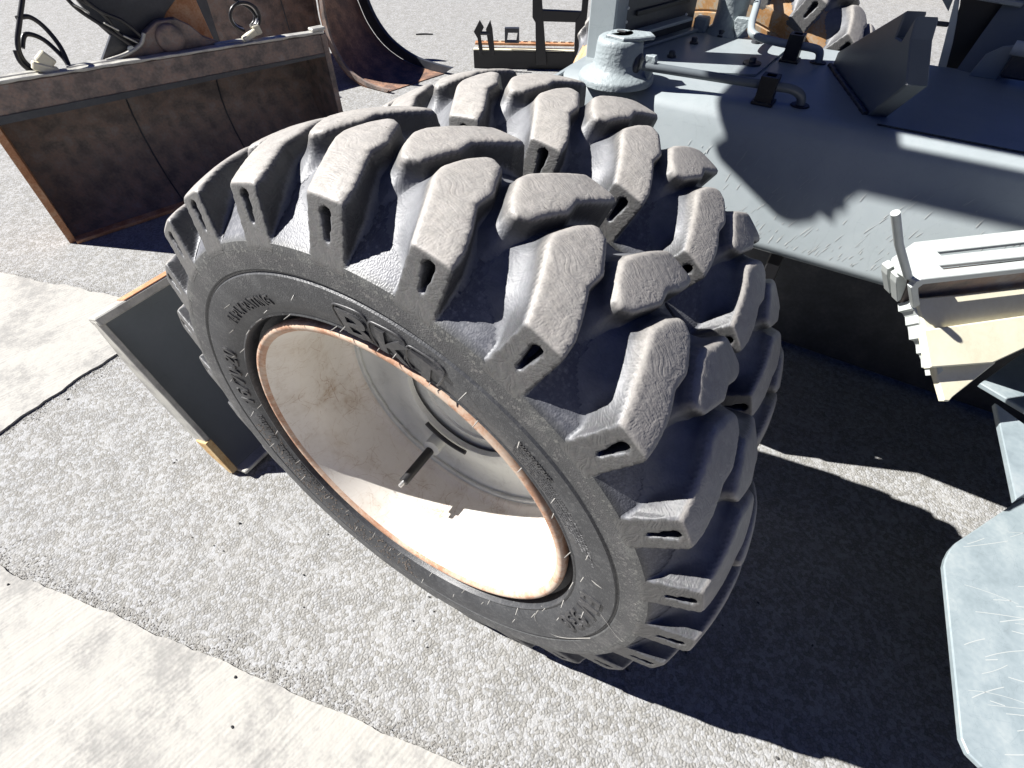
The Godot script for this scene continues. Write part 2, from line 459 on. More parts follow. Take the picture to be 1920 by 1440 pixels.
# bright ground with thin dark scratches of random direction
func scratch_bytes(size: int, count: int, sd: int) -> PackedByteArray:
	var b := PackedByteArray(); b.resize(size * size); b.fill(128)
	var rng := RandomNumberGenerator.new(); rng.seed = sd
	for k in count:
		var x := rng.randf() * size; var y := rng.randf() * size
		var a := rng.randf() * TAU; var bend := rng.randf_range(-0.05, 0.05)
		var l := int(pow(rng.randf(), 2.5) * 70) + 3
		var dark := rng.randi_range(40, 110)
		for i in l:
			x += cos(a); y += sin(a); a += bend
			b[posmod(int(y), size) * size + posmod(int(x), size)] = 128 - dark if rng.randf() < 0.85 else 160
	return b

# ---------------------------------------------------------------- tyre
var sw := [Vector2(0.450, 0.1372), Vector2(0.4445, 0.1382), Vector2(0.4385, 0.1383), Vector2(0.43, 0.1380), Vector2(0.412, 0.1374), Vector2(0.4095, 0.1345), Vector2(0.4070, 0.1345), Vector2(0.4045, 0.1376), Vector2(0.385, 0.1372), Vector2(0.365, 0.1350), Vector2(0.348, 0.1305), Vector2(0.3405, 0.1275), Vector2(0.3385, 0.1285), Vector2(0.3365, 0.1285), Vector2(0.3345, 0.1235), Vector2(0.3335, 0.1120), Vector2(0.3315, 0.1040), Vector2(0.326, 0.100), Vector2(0.316, 0.098)]

func sidewall_z(r: float) -> float:
	for i in sw.size() - 1:
		if r <= sw[i].x and r >= sw[i + 1].x:
			return lerpf(sw[i].y, sw[i + 1].y, (sw[i].x - r) / (sw[i].x - sw[i + 1].x))
	return 0.137

func casing_mesh() -> ArrayMesh:
	var g := G.new()
	var prof := PackedVector2Array(); var cols := PackedColorArray()
	var side := Color(0.085, 0.088, 0.096); var dust := Color(0.145, 0.146, 0.148); var tread := Color(0.225, 0.235, 0.26)  # tread tone includes the bluish sheen of sunlit valleys
	for i in range(sw.size() - 1, -1, -1):
		prof.append(Vector2(sw[i].x, -sw[i].y)); cols.append(side.lerp(dust, smoothstep(0.39, 0.44, sw[i].x)))
	for i in range(-8, 9):
		var z := i * 0.016
		prof.append(Vector2(0.5087 - 3.18 * z * z, z)); cols.append(tread)
	for i in sw.size():
		prof.append(Vector2(sw[i].x, sw[i].y)); cols.append(side.lerp(dust, smoothstep(0.39, 0.44, sw[i].x)))
	prof.reverse(); cols.reverse()
	g.lathe(Transform3D(), prof, 180, cols, 0.86)
	return g.mesh()

var lug_poly := PackedVector2Array()

func poly_sd(px: float, py: float) -> float:
	var m := lug_poly.size()
	var d := 1e9
	var s := 1.0
	var j := m - 1
	for i in m:
		var a := lug_poly[i]; var b := lug_poly[j]
		var ex := b.x - a.x; var ey := b.y - a.y
		var wx := px - a.x; var wy := py - a.y
		var k := clampf((wx * ex + wy * ey) / (ex * ex + ey * ey), 0.0, 1.0)
		var qx := wx - ex * k; var qy := wy - ey * k
		d = minf(d, qx * qx + qy * qy)
		var c1 := py >= a.y; var c2 := py < b.y; var c3 := ex * wy > ey * wx
		if (c1 and c2 and c3) or (not c1 and not c2 and not c3): s = -s
		j = i
	return s * sqrt(d)

# one tread lug, joined to the casing by a fillet: a distance field meshed by surface nets
func lug_mesh(sd: int, wear: float) -> Array:
	lug_poly = PackedVector2Array()
	var rng := RandomNumberGenerator.new(); rng.seed = sd
	for q in [[3.0, .17], [3.0, .122], [5.2, .078], [7.2, .036], [7.5, .020], [6.3, -.010], [4.9, -.030], [3.9, -.034], [2.1, -.026], [.3, .010], [-.2, .018], [0.0, .045], [-1.6, .075], [-2.6, .100], [-3.1, .126], [-3.1, .17]]:
		var jt := rng.randf_range(-0.0012, 0.0012) if q[1] < 0.11 else 0.0
		lug_poly.append(Vector2((q[0] * 0.93 - 0.02) * 0.00925 + jt, q[1] + jt))
	var h := 0.0034
	var x0 := -0.060; var y0 := 0.4375; var z0 := -0.072
	var nx := int(0.190 / h) + 1; var ny := int(0.117 / h) + 1; var nz := int(0.220 / h) + 1
	var fs := PackedFloat32Array(); fs.resize(nx * ny * nz)
	var keep := PackedByteArray(); keep.resize(nx * ny * nz)
	var bump := noise(FastNoiseLite.TYPE_SIMPLEX_SMOOTH, 26.0, sd, 3)
	var rough := noise(FastNoiseLite.TYPE_SIMPLEX, 120.0, sd + 9, 2)
	for iz in nz:
		var z := z0 + iz * h
		var rt := 0.5395 - 1.42 * z * z - wear
		for ix in nx:
			var t := x0 + ix * h
			var pd := poly_sd(t, z)
			# the side that meets the sunlit valley slopes gently, the other stands steep
			var mid := lerpf(0.030, 0.0, smoothstep(0.02, 0.115, z))
			var lee := smoothstep(-0.012, 0.014, t - mid)
			var shoulder := smoothstep(0.080, 0.122, z)
			var dr := lerpf(0.06, 0.55, lee) * (1.0 - 0.75 * shoulder)
			var k := lerpf(lerpf(0.012, 0.030, lee), 0.005, shoulder)
			var tb := bump.get_noise_2d(t * 1.0, z) * 0.0002 + rough.get_noise_2d(t, z) * 0.0002
			for iy in ny:
				var r := y0 + iy * h
				var below := maxf(0.0, rt - r)
				var d2 := pd - dr * below * below / (below + 0.014) - 0.001
				var dt := r - rt - tb
				# worn, rounded top edge
				var e := maxf(0.009 - absf(d2 - dt), 0.0)
				var lug := maxf(d2, dt) + e * e / 0.036
				var fc := (r - (0.509 - 3.18 * z * z)) * 0.97
				var w := maxf(k - absf(lug - fc), 0.0)
				var f := minf(lug, fc) - w * w / (4.0 * k)
				var zf := 0.1385 - maxf(0.0, r - 0.445) * 0.24
				var cut := (z - zf) * 0.972
				# nearly sharp edge at the outer face
				var e2 := maxf(0.0025 - absf(f - cut), 0.0)
				f = maxf(f, cut) + e2 * e2 / 0.010
				# drop-shaped slot in the outer face
				if z > 0.06 and r > 0.455:
					var sr := clampf(r, 0.472, 0.500)
					var rad := lerpf(0.0030, 0.0072, (sr - 0.472) / 0.028)
					var sl := sqrt((t + 0.001) * (t + 0.001) + (r - sr) * (r - sr)) - rad
					sl = maxf(sl, zf - 0.036 - z)
					f = maxf(f, -sl)
				var id := (iz * ny + iy) * nx + ix
				fs[id] = f
				keep[id] = 1 if lug < fc + k else 0
	# vertices
	var vid := PackedInt32Array(); vid.resize(nx * ny * nz); vid.fill(-1)
	var V := PackedVector3Array(); var N := PackedVector3Array(); var Cc := PackedColorArray()
	var sxy := nx * ny
	var offs := [0, 1, nx, nx + 1, sxy, sxy + 1, sxy + nx, sxy + nx + 1]
	var ea := [0, 2, 4, 6, 0, 1, 4, 5, 0, 1, 2, 3]
	var eb := [1, 3, 5, 7, 2, 3, 6, 7, 4, 5, 6, 7]
	var top_c := Color(0.42, 0.40, 0.375); var face_c := Color(0.118, 0.117, 0.116); var side_c := Color(0.060, 0.061, 0.065); var valley_sheen_c := Color(0.20, 0.207, 0.225)  # valley tone mixes dust with the bluish sheen of light
	for iz in nz - 1:
		for iy in ny - 1:
			var row := (iz * ny + iy) * nx
			for ix in nx - 1:
				var id := row + ix
				var f0 := fs[id]
				var neg := 0
				for q in 8:
					if fs[id + offs[q]] < 0.0: neg += 1
				if neg == 0 or neg == 8: continue
				if f0 > 0.02: continue
				var p := Vector3.ZERO; var cnt := 0
				for q in 12:
					var a := fs[id + offs[ea[q]]]; var b := fs[id + offs[eb[q]]]
					if (a < 0.0) == (b < 0.0): continue
					var u := a / (a - b)
					var ia: int = ea[q]; var ib: int = eb[q]
					p += Vector3(lerpf(ia & 1, ib & 1, u), lerpf((ia >> 1) & 1, (ib >> 1) & 1, u), lerpf(ia >> 2, ib >> 2, u))
					cnt += 1
				p /= cnt
				var gt := fs[id + 1] + fs[id + nx + 1] + fs[id + sxy + 1] + fs[id + sxy + nx + 1] - fs[id] - fs[id + nx] - fs[id + sxy] - fs[id + sxy + nx]
				var gr := fs[id + nx] + fs[id + nx + 1] + fs[id + sxy + nx] + fs[id + sxy + nx + 1] - fs[id] - fs[id + 1] - fs[id + sxy] - fs[id + sxy + 1]
				var gz := fs[id + sxy] + fs[id + sxy + 1] + fs[id + sxy + nx] + fs[id + sxy + nx + 1] - fs[id] - fs[id + 1] - fs[id + nx] - fs[id + nx + 1]
				var t := x0 + (ix + p.x) * h; var r := y0 + (iy + p.y) * h; var z := z0 + (iz + p.z) * h
				var th := PI / 2 + t / 0.53
				var er := Vector3(cos(th), sin(th), 0); var et := Vector3(-sin(th), cos(th), 0)
				V.append(er * r + Vector3(0, 0, z))
				N.append((et * gt + er * gr + Vector3(0, 0, gz)).normalized())
				vid[id] = V.size() - 1
				var rt := 0.5395 - 1.42 * z * z - wear
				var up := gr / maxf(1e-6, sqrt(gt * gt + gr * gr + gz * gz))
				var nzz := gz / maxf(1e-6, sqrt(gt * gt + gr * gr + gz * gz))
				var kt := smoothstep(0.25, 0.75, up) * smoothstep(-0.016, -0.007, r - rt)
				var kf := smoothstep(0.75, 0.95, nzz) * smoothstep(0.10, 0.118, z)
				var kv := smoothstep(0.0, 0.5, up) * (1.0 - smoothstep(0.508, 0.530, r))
				var cc := side_c.lerp(valley_sheen_c, kv).lerp(face_c, kf).lerp(top_c, kt)
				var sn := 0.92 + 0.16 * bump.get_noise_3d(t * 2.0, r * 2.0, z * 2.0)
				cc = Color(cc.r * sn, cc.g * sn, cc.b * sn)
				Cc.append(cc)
	# faces
	var I := PackedInt32Array(); var J := PackedInt32Array()
	var step := [1, nx, sxy]
	for iz in range(1, nz - 1):
		for iy in range(1, ny - 1):
			for ix in range(1, nx - 1):
				var id := (iz * ny + iy) * nx + ix
				if keep[id] == 0: continue
				for ax in 3:
					var a := fs[id]; var b := fs[id + step[ax]]
					if (a < 0.0) == (b < 0.0): continue
					var s1: int = step[(ax + 1) % 3]; var s2: int = step[(ax + 2) % 3]
					var q0 := vid[id]; var q1 := vid[id - s1]; var q2 := vid[id - s1 - s2]; var q3 := vid[id - s2]
					if q0 < 0 or q1 < 0 or q2 < 0 or q3 < 0: continue
					var flip := (V[q1] - V[q0]).cross(V[q2] - V[q0]).dot(N[q0] + N[q2]) > 0.0
					if flip: I.append_array([q0, q2, q1, q0, q3, q2])
					else: I.append_array([q0, q1, q2, q0, q2, q3])
	# the mirrored lug of the far row
	var V2 := PackedVector3Array(); var N2 := PackedVector3Array()
	for i in V.size():
		V2.append(Vector3(V[i].x, V[i].y, -V[i].z)); N2.append(Vector3(N[i].x, N[i].y, -N[i].z))
	for i in range(0, I.size(), 3): J.append_array([I[i], I[i + 2], I[i + 1]])
	var out := []
	for m in 2:
		var arr := []; arr.resize(Mesh.ARRAY_MAX)
		arr[Mesh.ARRAY_VERTEX] = V if m == 0 else V2
		arr[Mesh.ARRAY_NORMAL] = N if m == 0 else N2
		arr[Mesh.ARRAY_COLOR] = Cc
		arr[Mesh.ARRAY_INDEX] = I if m == 0 else J
		var am := ArrayMesh.new()
		am.add_surface_from_arrays(Mesh.PRIMITIVE_TRIANGLES, arr)
		out.append(am)
	return out

# raised lettering bent round the sidewall; tops of the letters point outwards
func bent_text(text: String, start_deg: float, r_in: float, height: float, width_deg: float, raise: float, bold := true) -> ArrayMesh:
	var f := SystemFont.new()
	f.font_names = PackedStringArray(["Droid Sans"])
	f.font_weight = 700 if bold else 400
	var tm := TextMesh.new()
	tm.font = f; tm.font_size = 64; tm.pixel_size = 0.001; tm.depth = 0.01; tm.curve_step = 3.0
	tm.text = text
	var arr := tm.get_mesh_arrays()
	var vs: PackedVector3Array = arr[Mesh.ARRAY_VERTEX]
	var idx = arr[Mesh.ARRAY_INDEX]
	var lo := Vector3(1e9, 1e9, 1e9); var hi := -lo
	for p in vs: lo = lo.min(p); hi = hi.max(p)
	var out := PackedVector3Array()
	for p in vs:
		var a := deg_to_rad(start_deg - width_deg * (p.x - lo.x) / (hi.x - lo.x))
		var r := r_in + height * (p.y - lo.y) / (hi.y - lo.y)
		var z := sidewall_z(r) + (raise if p.z > 0.5 * (lo.z + hi.z) else -0.003)
		out.append(Vector3(r * cos(a), r * sin(a), z))
	var g := G.new()
	var seq: PackedInt32Array = idx if idx is PackedInt32Array and idx.size() > 0 else PackedInt32Array(range(vs.size()))
	var nrm: PackedVector3Array = arr[Mesh.ARRAY_NORMAL]
	for i in range(0, seq.size(), 3):
		var a := out[seq[i]]; var b := out[seq[i + 1]]; var d := out[seq[i + 2]]
		var nn := nrm[seq[i]]
		var am := deg_to_rad(start_deg - width_deg * (vs[seq[i]].x - lo.x) / (hi.x - lo.x))
		var w := Vector3(sin(am), -cos(am), 0) * nn.x + Vector3(cos(am), sin(am), 0) * nn.y + Vector3(0, 0, nn.z)
		g.tri(a, b, d, w)
	return g.mesh()

func side_point(deg: float, r: float, up := 0.0) -> Vector3:
	var a := deg_to_rad(deg)
	return Vector3(r * cos(a), r * sin(a), sidewall_z(r) + up)

var lugs := []
var casing: ArrayMesh

func dress_wheel(w: Node3D, phase: float, hub: Vector3, upto := 24) -> Node3D:
	var tyre := part("tyre", casing, M.rubber, w, Transform3D(Basis(), hub))
	for i in 24:
		for row in 2:
			var deg := phase + 15.0 * i + 7.5 * row
			var o := MeshInstance3D.new()
			o.name = "tread_lug"
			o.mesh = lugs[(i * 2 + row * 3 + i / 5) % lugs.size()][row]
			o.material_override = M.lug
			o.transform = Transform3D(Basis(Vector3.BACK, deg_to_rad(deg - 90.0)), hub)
			w.add_child(o, true)
	return tyre

func rim_parts(w: Node3D, hub: Vector3) -> MeshInstance3D:
	var g := G.new()
	# outer flange, seen rusty, then the painted barrel
	var fl := pts([.314, .096, .3185, .108, .3195, .117, .3180, .1220, .3145, .1240, .310, .1238, .306, .1215, .3025, .117])
	fl.reverse()
	g.lathe(Transform3D(), fl, 120, PackedColorArray(), 0.5)
	var flange := part("rim", g, M.rim_rust, w, Transform3D(Basis(), hub))
	var b := G.new()
	var br := pts([.3025, .117, .2955, .106, .289, .092, .281, .078, .277, .060, .275, .030, .2745, -.035, .272, -.046, .2655, -.052, .2635, -.058, .266, -.066, .263, -.074, .2585, -.080, .2575, -.088, .262, -.100, .28, -.115, .296, -.118, .31, -.115])
	br.reverse()
	b.lathe(Transform3D(), br, 120, PackedColorArray(), 0.5)
	part("barrel", b, M.rim, flange)
	var d := G.new()
	var dp := pts([.2645, -.060, .258, -.072, .235, -.080, .200, -.078, .165, -.068, .138, -.061, .128, -.062, .1265, -.066, .1265, -.074])
	dp.reverse()
	d.lathe(Transform3D(), dp, 96, PackedColorArray(), 0.5)
	part("disc", d, M.disc, flange)
	# uneven weld bead between barrel and disc
	var wb := G.new()
	var path := PackedVector3Array()
	var nz := noise(FastNoiseLite.TYPE_SIMPLEX, 0.9, 77, 2)
	for i in 181:
		var a := TAU * i / 180.0
		var r := 0.2605 + 0.0012 * nz.get_noise_1d(i * 1.7)
		path.append(Vector3(r * cos(a), r * sin(a), -0.066 + 0.0012 * nz.get_noise_1d(i * 2.3 + 50)))
	wb.tube(path, 0.0045, 8, -1.0, false)
	part("weld_bead", wb, M.disc, flange)
	return flange

# ---------------------------------------------------------------- the place
func _ready() -> void:
	var cam := Camera3D.new()
	cam.name = "camera"
	cam.fov = 71.4
	cam.near = 0.05; cam.far = 400.0
	add_child(cam)
	cam.position = Vector3(0.428, 1.323, 0.450)
	cam.rotation = Vector3(-0.8244, 0.5489, 0.0)
	cam.current = true
	var we := WorldEnvironment.new()
	we.name = "environment"
	var env := Environment.new()
	env.background_mode = Environment.BG_SKY
	var sm := ProceduralSkyMaterial.new()
	sm.sky_top_color = Color(0.10, 0.26, 0.70)
	sm.sky_horizon_color = Color(0.52, 0.66, 0.86)
	sm.sky_curve = 0.12
	sm.ground_bottom_color = Color(0.25, 0.24, 0.23)
	sm.ground_horizon_color = Color(0.5, 0.5, 0.5)
	sm.sky_energy_multiplier = 0.40
	sm.sun_angle_max = 4.0
	var sk := Sky.new(); sk.sky_material = sm
	env.sky = sk
	env.tonemap_mode = Environment.TONE_MAPPER_LINEAR
	env.tonemap_exposure = 2.3
	env.sdfgi_enabled = true; env.ssao_enabled = true; env.ssil_enabled = true
	we.environment = env
	add_child(we)
	var sun := DirectionalLight3D.new()
	sun.name = "sun"
	sun.light_energy = 1.6
	sun.light_color = Color(1.0, 0.99, 0.975)
	sun.light_angular_distance = 0.45
	sun.shadow_enabled = true
	add_child(sun)
	sun.basis = Basis.looking_at(Vector3(0.88, -1.0, -0.36).normalized(), Vector3.UP)

	make_materials()
	build_ground()
	build_wheels()
	build_machine()
	build_wide_bucket()
	build_far_buckets()
	build_fork_carriage()
	build_small_bucket()
	build_right_plates()
	build_litter()

func jagged(a: Vector2, b: Vector2, step: float, amp: float, f: FastNoiseLite) -> PackedVector2Array:
	var o := PackedVector2Array()
	var m := maxi(1, int(a.distance_to(b) / step))
	var nn := (b - a).normalized().orthogonal()
	for i in m:
		var p := a.lerp(b, float(i) / m)
		o.append(p + nn * f.get_noise_2d(p.x, p.y) * amp)
	return o

func build_ground() -> void:
	var g := G.new()
	g.quad(Vector3(-150, 0, -200), Vector3(150, 0, -200), Vector3(150, 0, 60), Vector3(-150, 0, 60), Vector3.UP)
	structure("asphalt_ground", g, M.asphalt)
	var f := noise(FastNoiseLite.TYPE_SIMPLEX, 5.0, 51, 6)
	var amp := 0.008
	# left slab
	var s := PackedVector2Array()
	s.append_array(jagged(Vector2(-8, 1.64), Vector2(-2.355, -.013), .2, 0.02, f))
	s.append_array(jagged(Vector2(-2.355, -.013), Vector2(-1.50, -.262), .015, 0.012, f))
	s.append_array(jagged(Vector2(-1.50, -.262), Vector2(-1.436, .722), .006, 0.010, f))
	s.append_array(jagged(Vector2(-1.436, .722), Vector2(-8, 2.23), .5, 0.0, f))
	g = G.new()
	g.prism(lying(0.008), s, 0.007)
	g.v = g.v
	structure("concrete_slab", g, M.concrete)
	var b := PackedVector2Array()
	b.append_array(jagged(Vector2(-8, 2.24), Vector2(-1.43, .733), .5, 0.0, f))
	b.append_array(jagged(Vector2(-1.43, .733), Vector2(.30, .351), .005, amp, f))
	b.append_array(jagged(Vector2(.30, .351), Vector2(3, -.24), .04, amp, f))
	b.append_array(pts([3, 5, -8, 5]))
	g = G.new()
	g.prism(lying(0.006), b, 0.005)
	structure("concrete_apron", g, M.concrete)
	# sand and grit lying along the joints, thinning out over the asphalt
	var rng := RandomNumberGenerator.new(); rng.seed = 14
	g = G.new()
	for e in [[Vector2(-1.60, .775), Vector2(.9, .222), .060, Vector2(.2, -1), 5200], [Vector2(-1.445, .75), Vector2(-1.49, -.24), .045, Vector2(1, 0), 1800], [Vector2(-3.2, .235), Vector2(-1.5, -.262), .05, Vector2(-.2, -1), 1300]]:
		var a: Vector2 = e[0]; var bb: Vector2 = e[1]; var nv: Vector2 = (e[3] as Vector2).normalized()
		for k in int(e[4]):
			var p := a.lerp(bb, rng.randf())
			var wide: float = e[2] * (0.35 + 1.1 * absf(f.get_noise_2d(p.x * 0.8 + 7.0, p.y * 0.8)))
			p += nv * (-.012 + wide * rng.randf() * rng.randf() * 2.0)
			var r := rng.randf_range(.0009, .0032)
			var t := rng.randf() * TAU
			var h := rng.randf_range(.0006, .0016)
			g.quad(Vector3(p.x + r * cos(t), h, p.y + r * sin(t)), Vector3(p.x + r * .8 * cos(t + 1.7), h + .0004, p.y + r * .8 * sin(t + 1.7)), Vector3(p.x + r * cos(t + 3.3), h, p.y + r * sin(t + 3.3)), Vector3(p.x + r * .9 * cos(t + 4.8), h, p.y + r * .9 * sin(t + 4.8)), Vector3.UP)
	var sg := structure("joint_sand", g, M.sand)
	sg.set_meta("kind", "stuff")
	sg.set_meta("label", "loose sand along the joints between concrete and asphalt"); sg.set_meta("category", "sand")

func build_wheels() -> void:
	lugs = [lug_mesh(101, 0.0), lug_mesh(202, 0.002), lug_mesh(303, 0.0035)]
	casing = casing_mesh()
	var hub := Vector3(0, R0 - 0.005, 0)
	var w := thing("tractor_wheel", "big lugged off-road tyre on a pale dusty rim, front one facing the viewer", "wheel", Vector3.ZERO, "loose wheels stood beside the machine")
	var tyre := dress_wheel(w, 89.45, hub)
	var rim := rim_parts(w, hub)
	# lettering
	var txt := [["BKT", 91.0, .339, .045, 24.0, .0032], ["EM 936", 1.0, .354, .033, 25.0, .0024], ["16/70-20", 182.0, .352, .029, 26.0, .0026], ["14 PLY RATING", 139.0, .356, .018, 26.0, .0018], ["NYLON", 220.5, .343, .013, 10.5, .0016], ["MADE", 209.5, .352, .014, 9.0, .0016], ["IN INDIA", 198.0, .352, .014, 11.5, .0016], ["WARNING", 50.0, .379, .008, 9.0, .0014]]
	for t in txt:
		part("lettering", bent_text(t[0], t[1], t[2], t[3], t[4], t[5]), M.letter, tyre)
	# raised borders round the three big letters
	var g := G.new()
	for k in 3:
		var a0 := 91.8 - 8.3 * k; var a1 := a0 - 7.6
		var path := []
		for q in [[a0 - 1.2, .3385], [a0, .350], [a0, .381], [a0 - 1.6, .3895], [a1, .3905], [a1, .352], [a1 + 0.5, .3395]]:
			path.append(side_point(q[0], q[1], 0.0005))
		g.tube(smooth_path(path, 5), 0.0017, 6)
	part("letter_border", g, M.letter, tyre)
	# small print: rows of raised dashes, too worn to read
	g = G.new()
	var rng := RandomNumberGenerator.new(); rng.seed = 5
	for row in 6:
		var d := 50.0 - 0.4 * row
		while d > 15.0 + row * 2.2:
			if rng.randf() < 0.84:
				var r := 0.3745 - row * 0.0052
				g.tube(PackedVector3Array([side_point(d, r - 0.0016, 0.0), side_point(d - rng.randf_range(-0.1, 0.12), r + 0.0018, 0.0)]), 0.0007, 4)
			d -= rng.randf_range(0.28, 0.5)
	for k in 46:
		var d := rng.randf_range(-168, -100)
		var r := rng.randf_range(0.345, 0.378)
		g.tube(PackedVector3Array([side_point(d, r, 0.0), side_point(d + rng.randf_range(-0.7, 0.7), r + rng.randf_range(-0.004, 0.004), 0.0005)]), 0.0009, 4)
	var mg := G.new()
	for k in 420:
		var d := rng.randf_range(-168, -92)
		var r := rng.randf_range(0.343, 0.402)
		var e := rng.randf_range(.0008, .0024)
		mg.box(Transform3D(Basis(Vector3.BACK, rng.randf() * TAU), side_point(d, r, 0.0003)), Vector3(e * 1.7, e, .0014), .0003)
	var mu := part("dried_mud", mg, M.mud_dry, tyre)
	mu.set_meta("kind", "stuff")
	var sp := part("small_print", g, M.letter, tyre)
	sp.set_meta("kind", "stuff")
	# moulding whiskers round the bead
	g = G.new()
	for k in 52:
		var d := k * 6.9 + rng.randf_range(-2.0, 2.0)
		var r := 0.3375 if k % 2 == 0 else rng.randf_range(0.342, 0.385)
		var p := side_point(d, r, -0.001)
		var l := rng.randf_range(0.007, 0.014)
		var lean := Vector3(rng.randf_range(-0.35, 0.35), rng.randf_range(-0.5, 0.2), 1).normalized()
		g.tube(PackedVector3Array([p, p + lean * l]), 0.0009, 5, 0.0005)
	var wh := part("rubber_whiskers", g, M.hair, tyre)
	wh.set_meta("kind", "stuff")
	# chalk scrawl on the lower right sidewall
	for c in [[[14, .333], [9, .37], [8, .408], [9, .435]], [[-1, .352], [-4, .39], [-9, .425], [-10, .440]], [[-30, .335], [-38, .36], [-34, .40], [-20, .412]]]:
		g = G.new()
		var path := []
		for q in c: path.append(side_point(q[0], q[1], -0.0003))
		g.tube(smooth_path(path, 6), 0.0009, 4)
		part("chalk_mark", g, M.hair, tyre)
	# fittings inside the rim
	var pr := G.new()
	pr.tube(PackedVector3Array([Vector3(-.080, .378, -.065), Vector3(-.080, .374, .052)]), 0.0100, 18)
	part("valve_pipe", pr, M.black, rim, Transform3D(Basis(), Vector3(0, -R0, 0) * 0.0 - Vector3(0, R0, 0)))
	pr = G.new()
	pr.tube(PackedVector3Array([Vector3(-.080, .374, .050), Vector3(-.080, .374, .064)]), 0.0045, 10)
	part("valve_cap", pr, M.silver, rim, Transform3D(Basis(), -Vector3(0, R0, 0)))
	pr = G.new()
	pr.tube(PackedVector3Array([Vector3(-.080, .380, -.080), Vector3(-.076, .386, -.040)]), 0.019, 20)
	part("valve_boss", pr, M.disc, rim, Transform3D(Basis(), -Vector3(0, R0, 0)))
	pr = G.new()
	var arc := PackedVector3Array()
	for k in 15:
		var a := deg_to_rad(-134.0 + k * 3.4)
		arc.append(Vector3(0.1265 * cos(a), 0.1265 * sin(a), -.052))
	pr.tube(arc, 0.005, 8)
	part("stop_bracket", pr, M.black, rim)
	var dish := G.new()
	var dp := pts([.25, -.105, .20, -.098, .15, -.084, .098, -.078, .095, -.083, .06, -.086, .001, -.086]); dp.reverse()
	dish.lathe(Transform3D(), dp, 72, PackedColorArray(), 0.8)
	part("hole_dish", dish, M.disc, rim)  # dish seen through the hub hole, set forward to catch light

	var w2 := thing("tractor_wheel", "lugged off-road tyre stood behind the front wheel, against the grey machine", "wheel", Vector3(-.011, 0, -.283), "loose wheels stood beside the machine")
	w2.rotation = Vector3(-0.02, 0.055, 0)
	w2.scale = Vector3(.97, .97, .97)
	dress_wheel(w2, 94.0, hub)
	rim_parts(w2, hub)

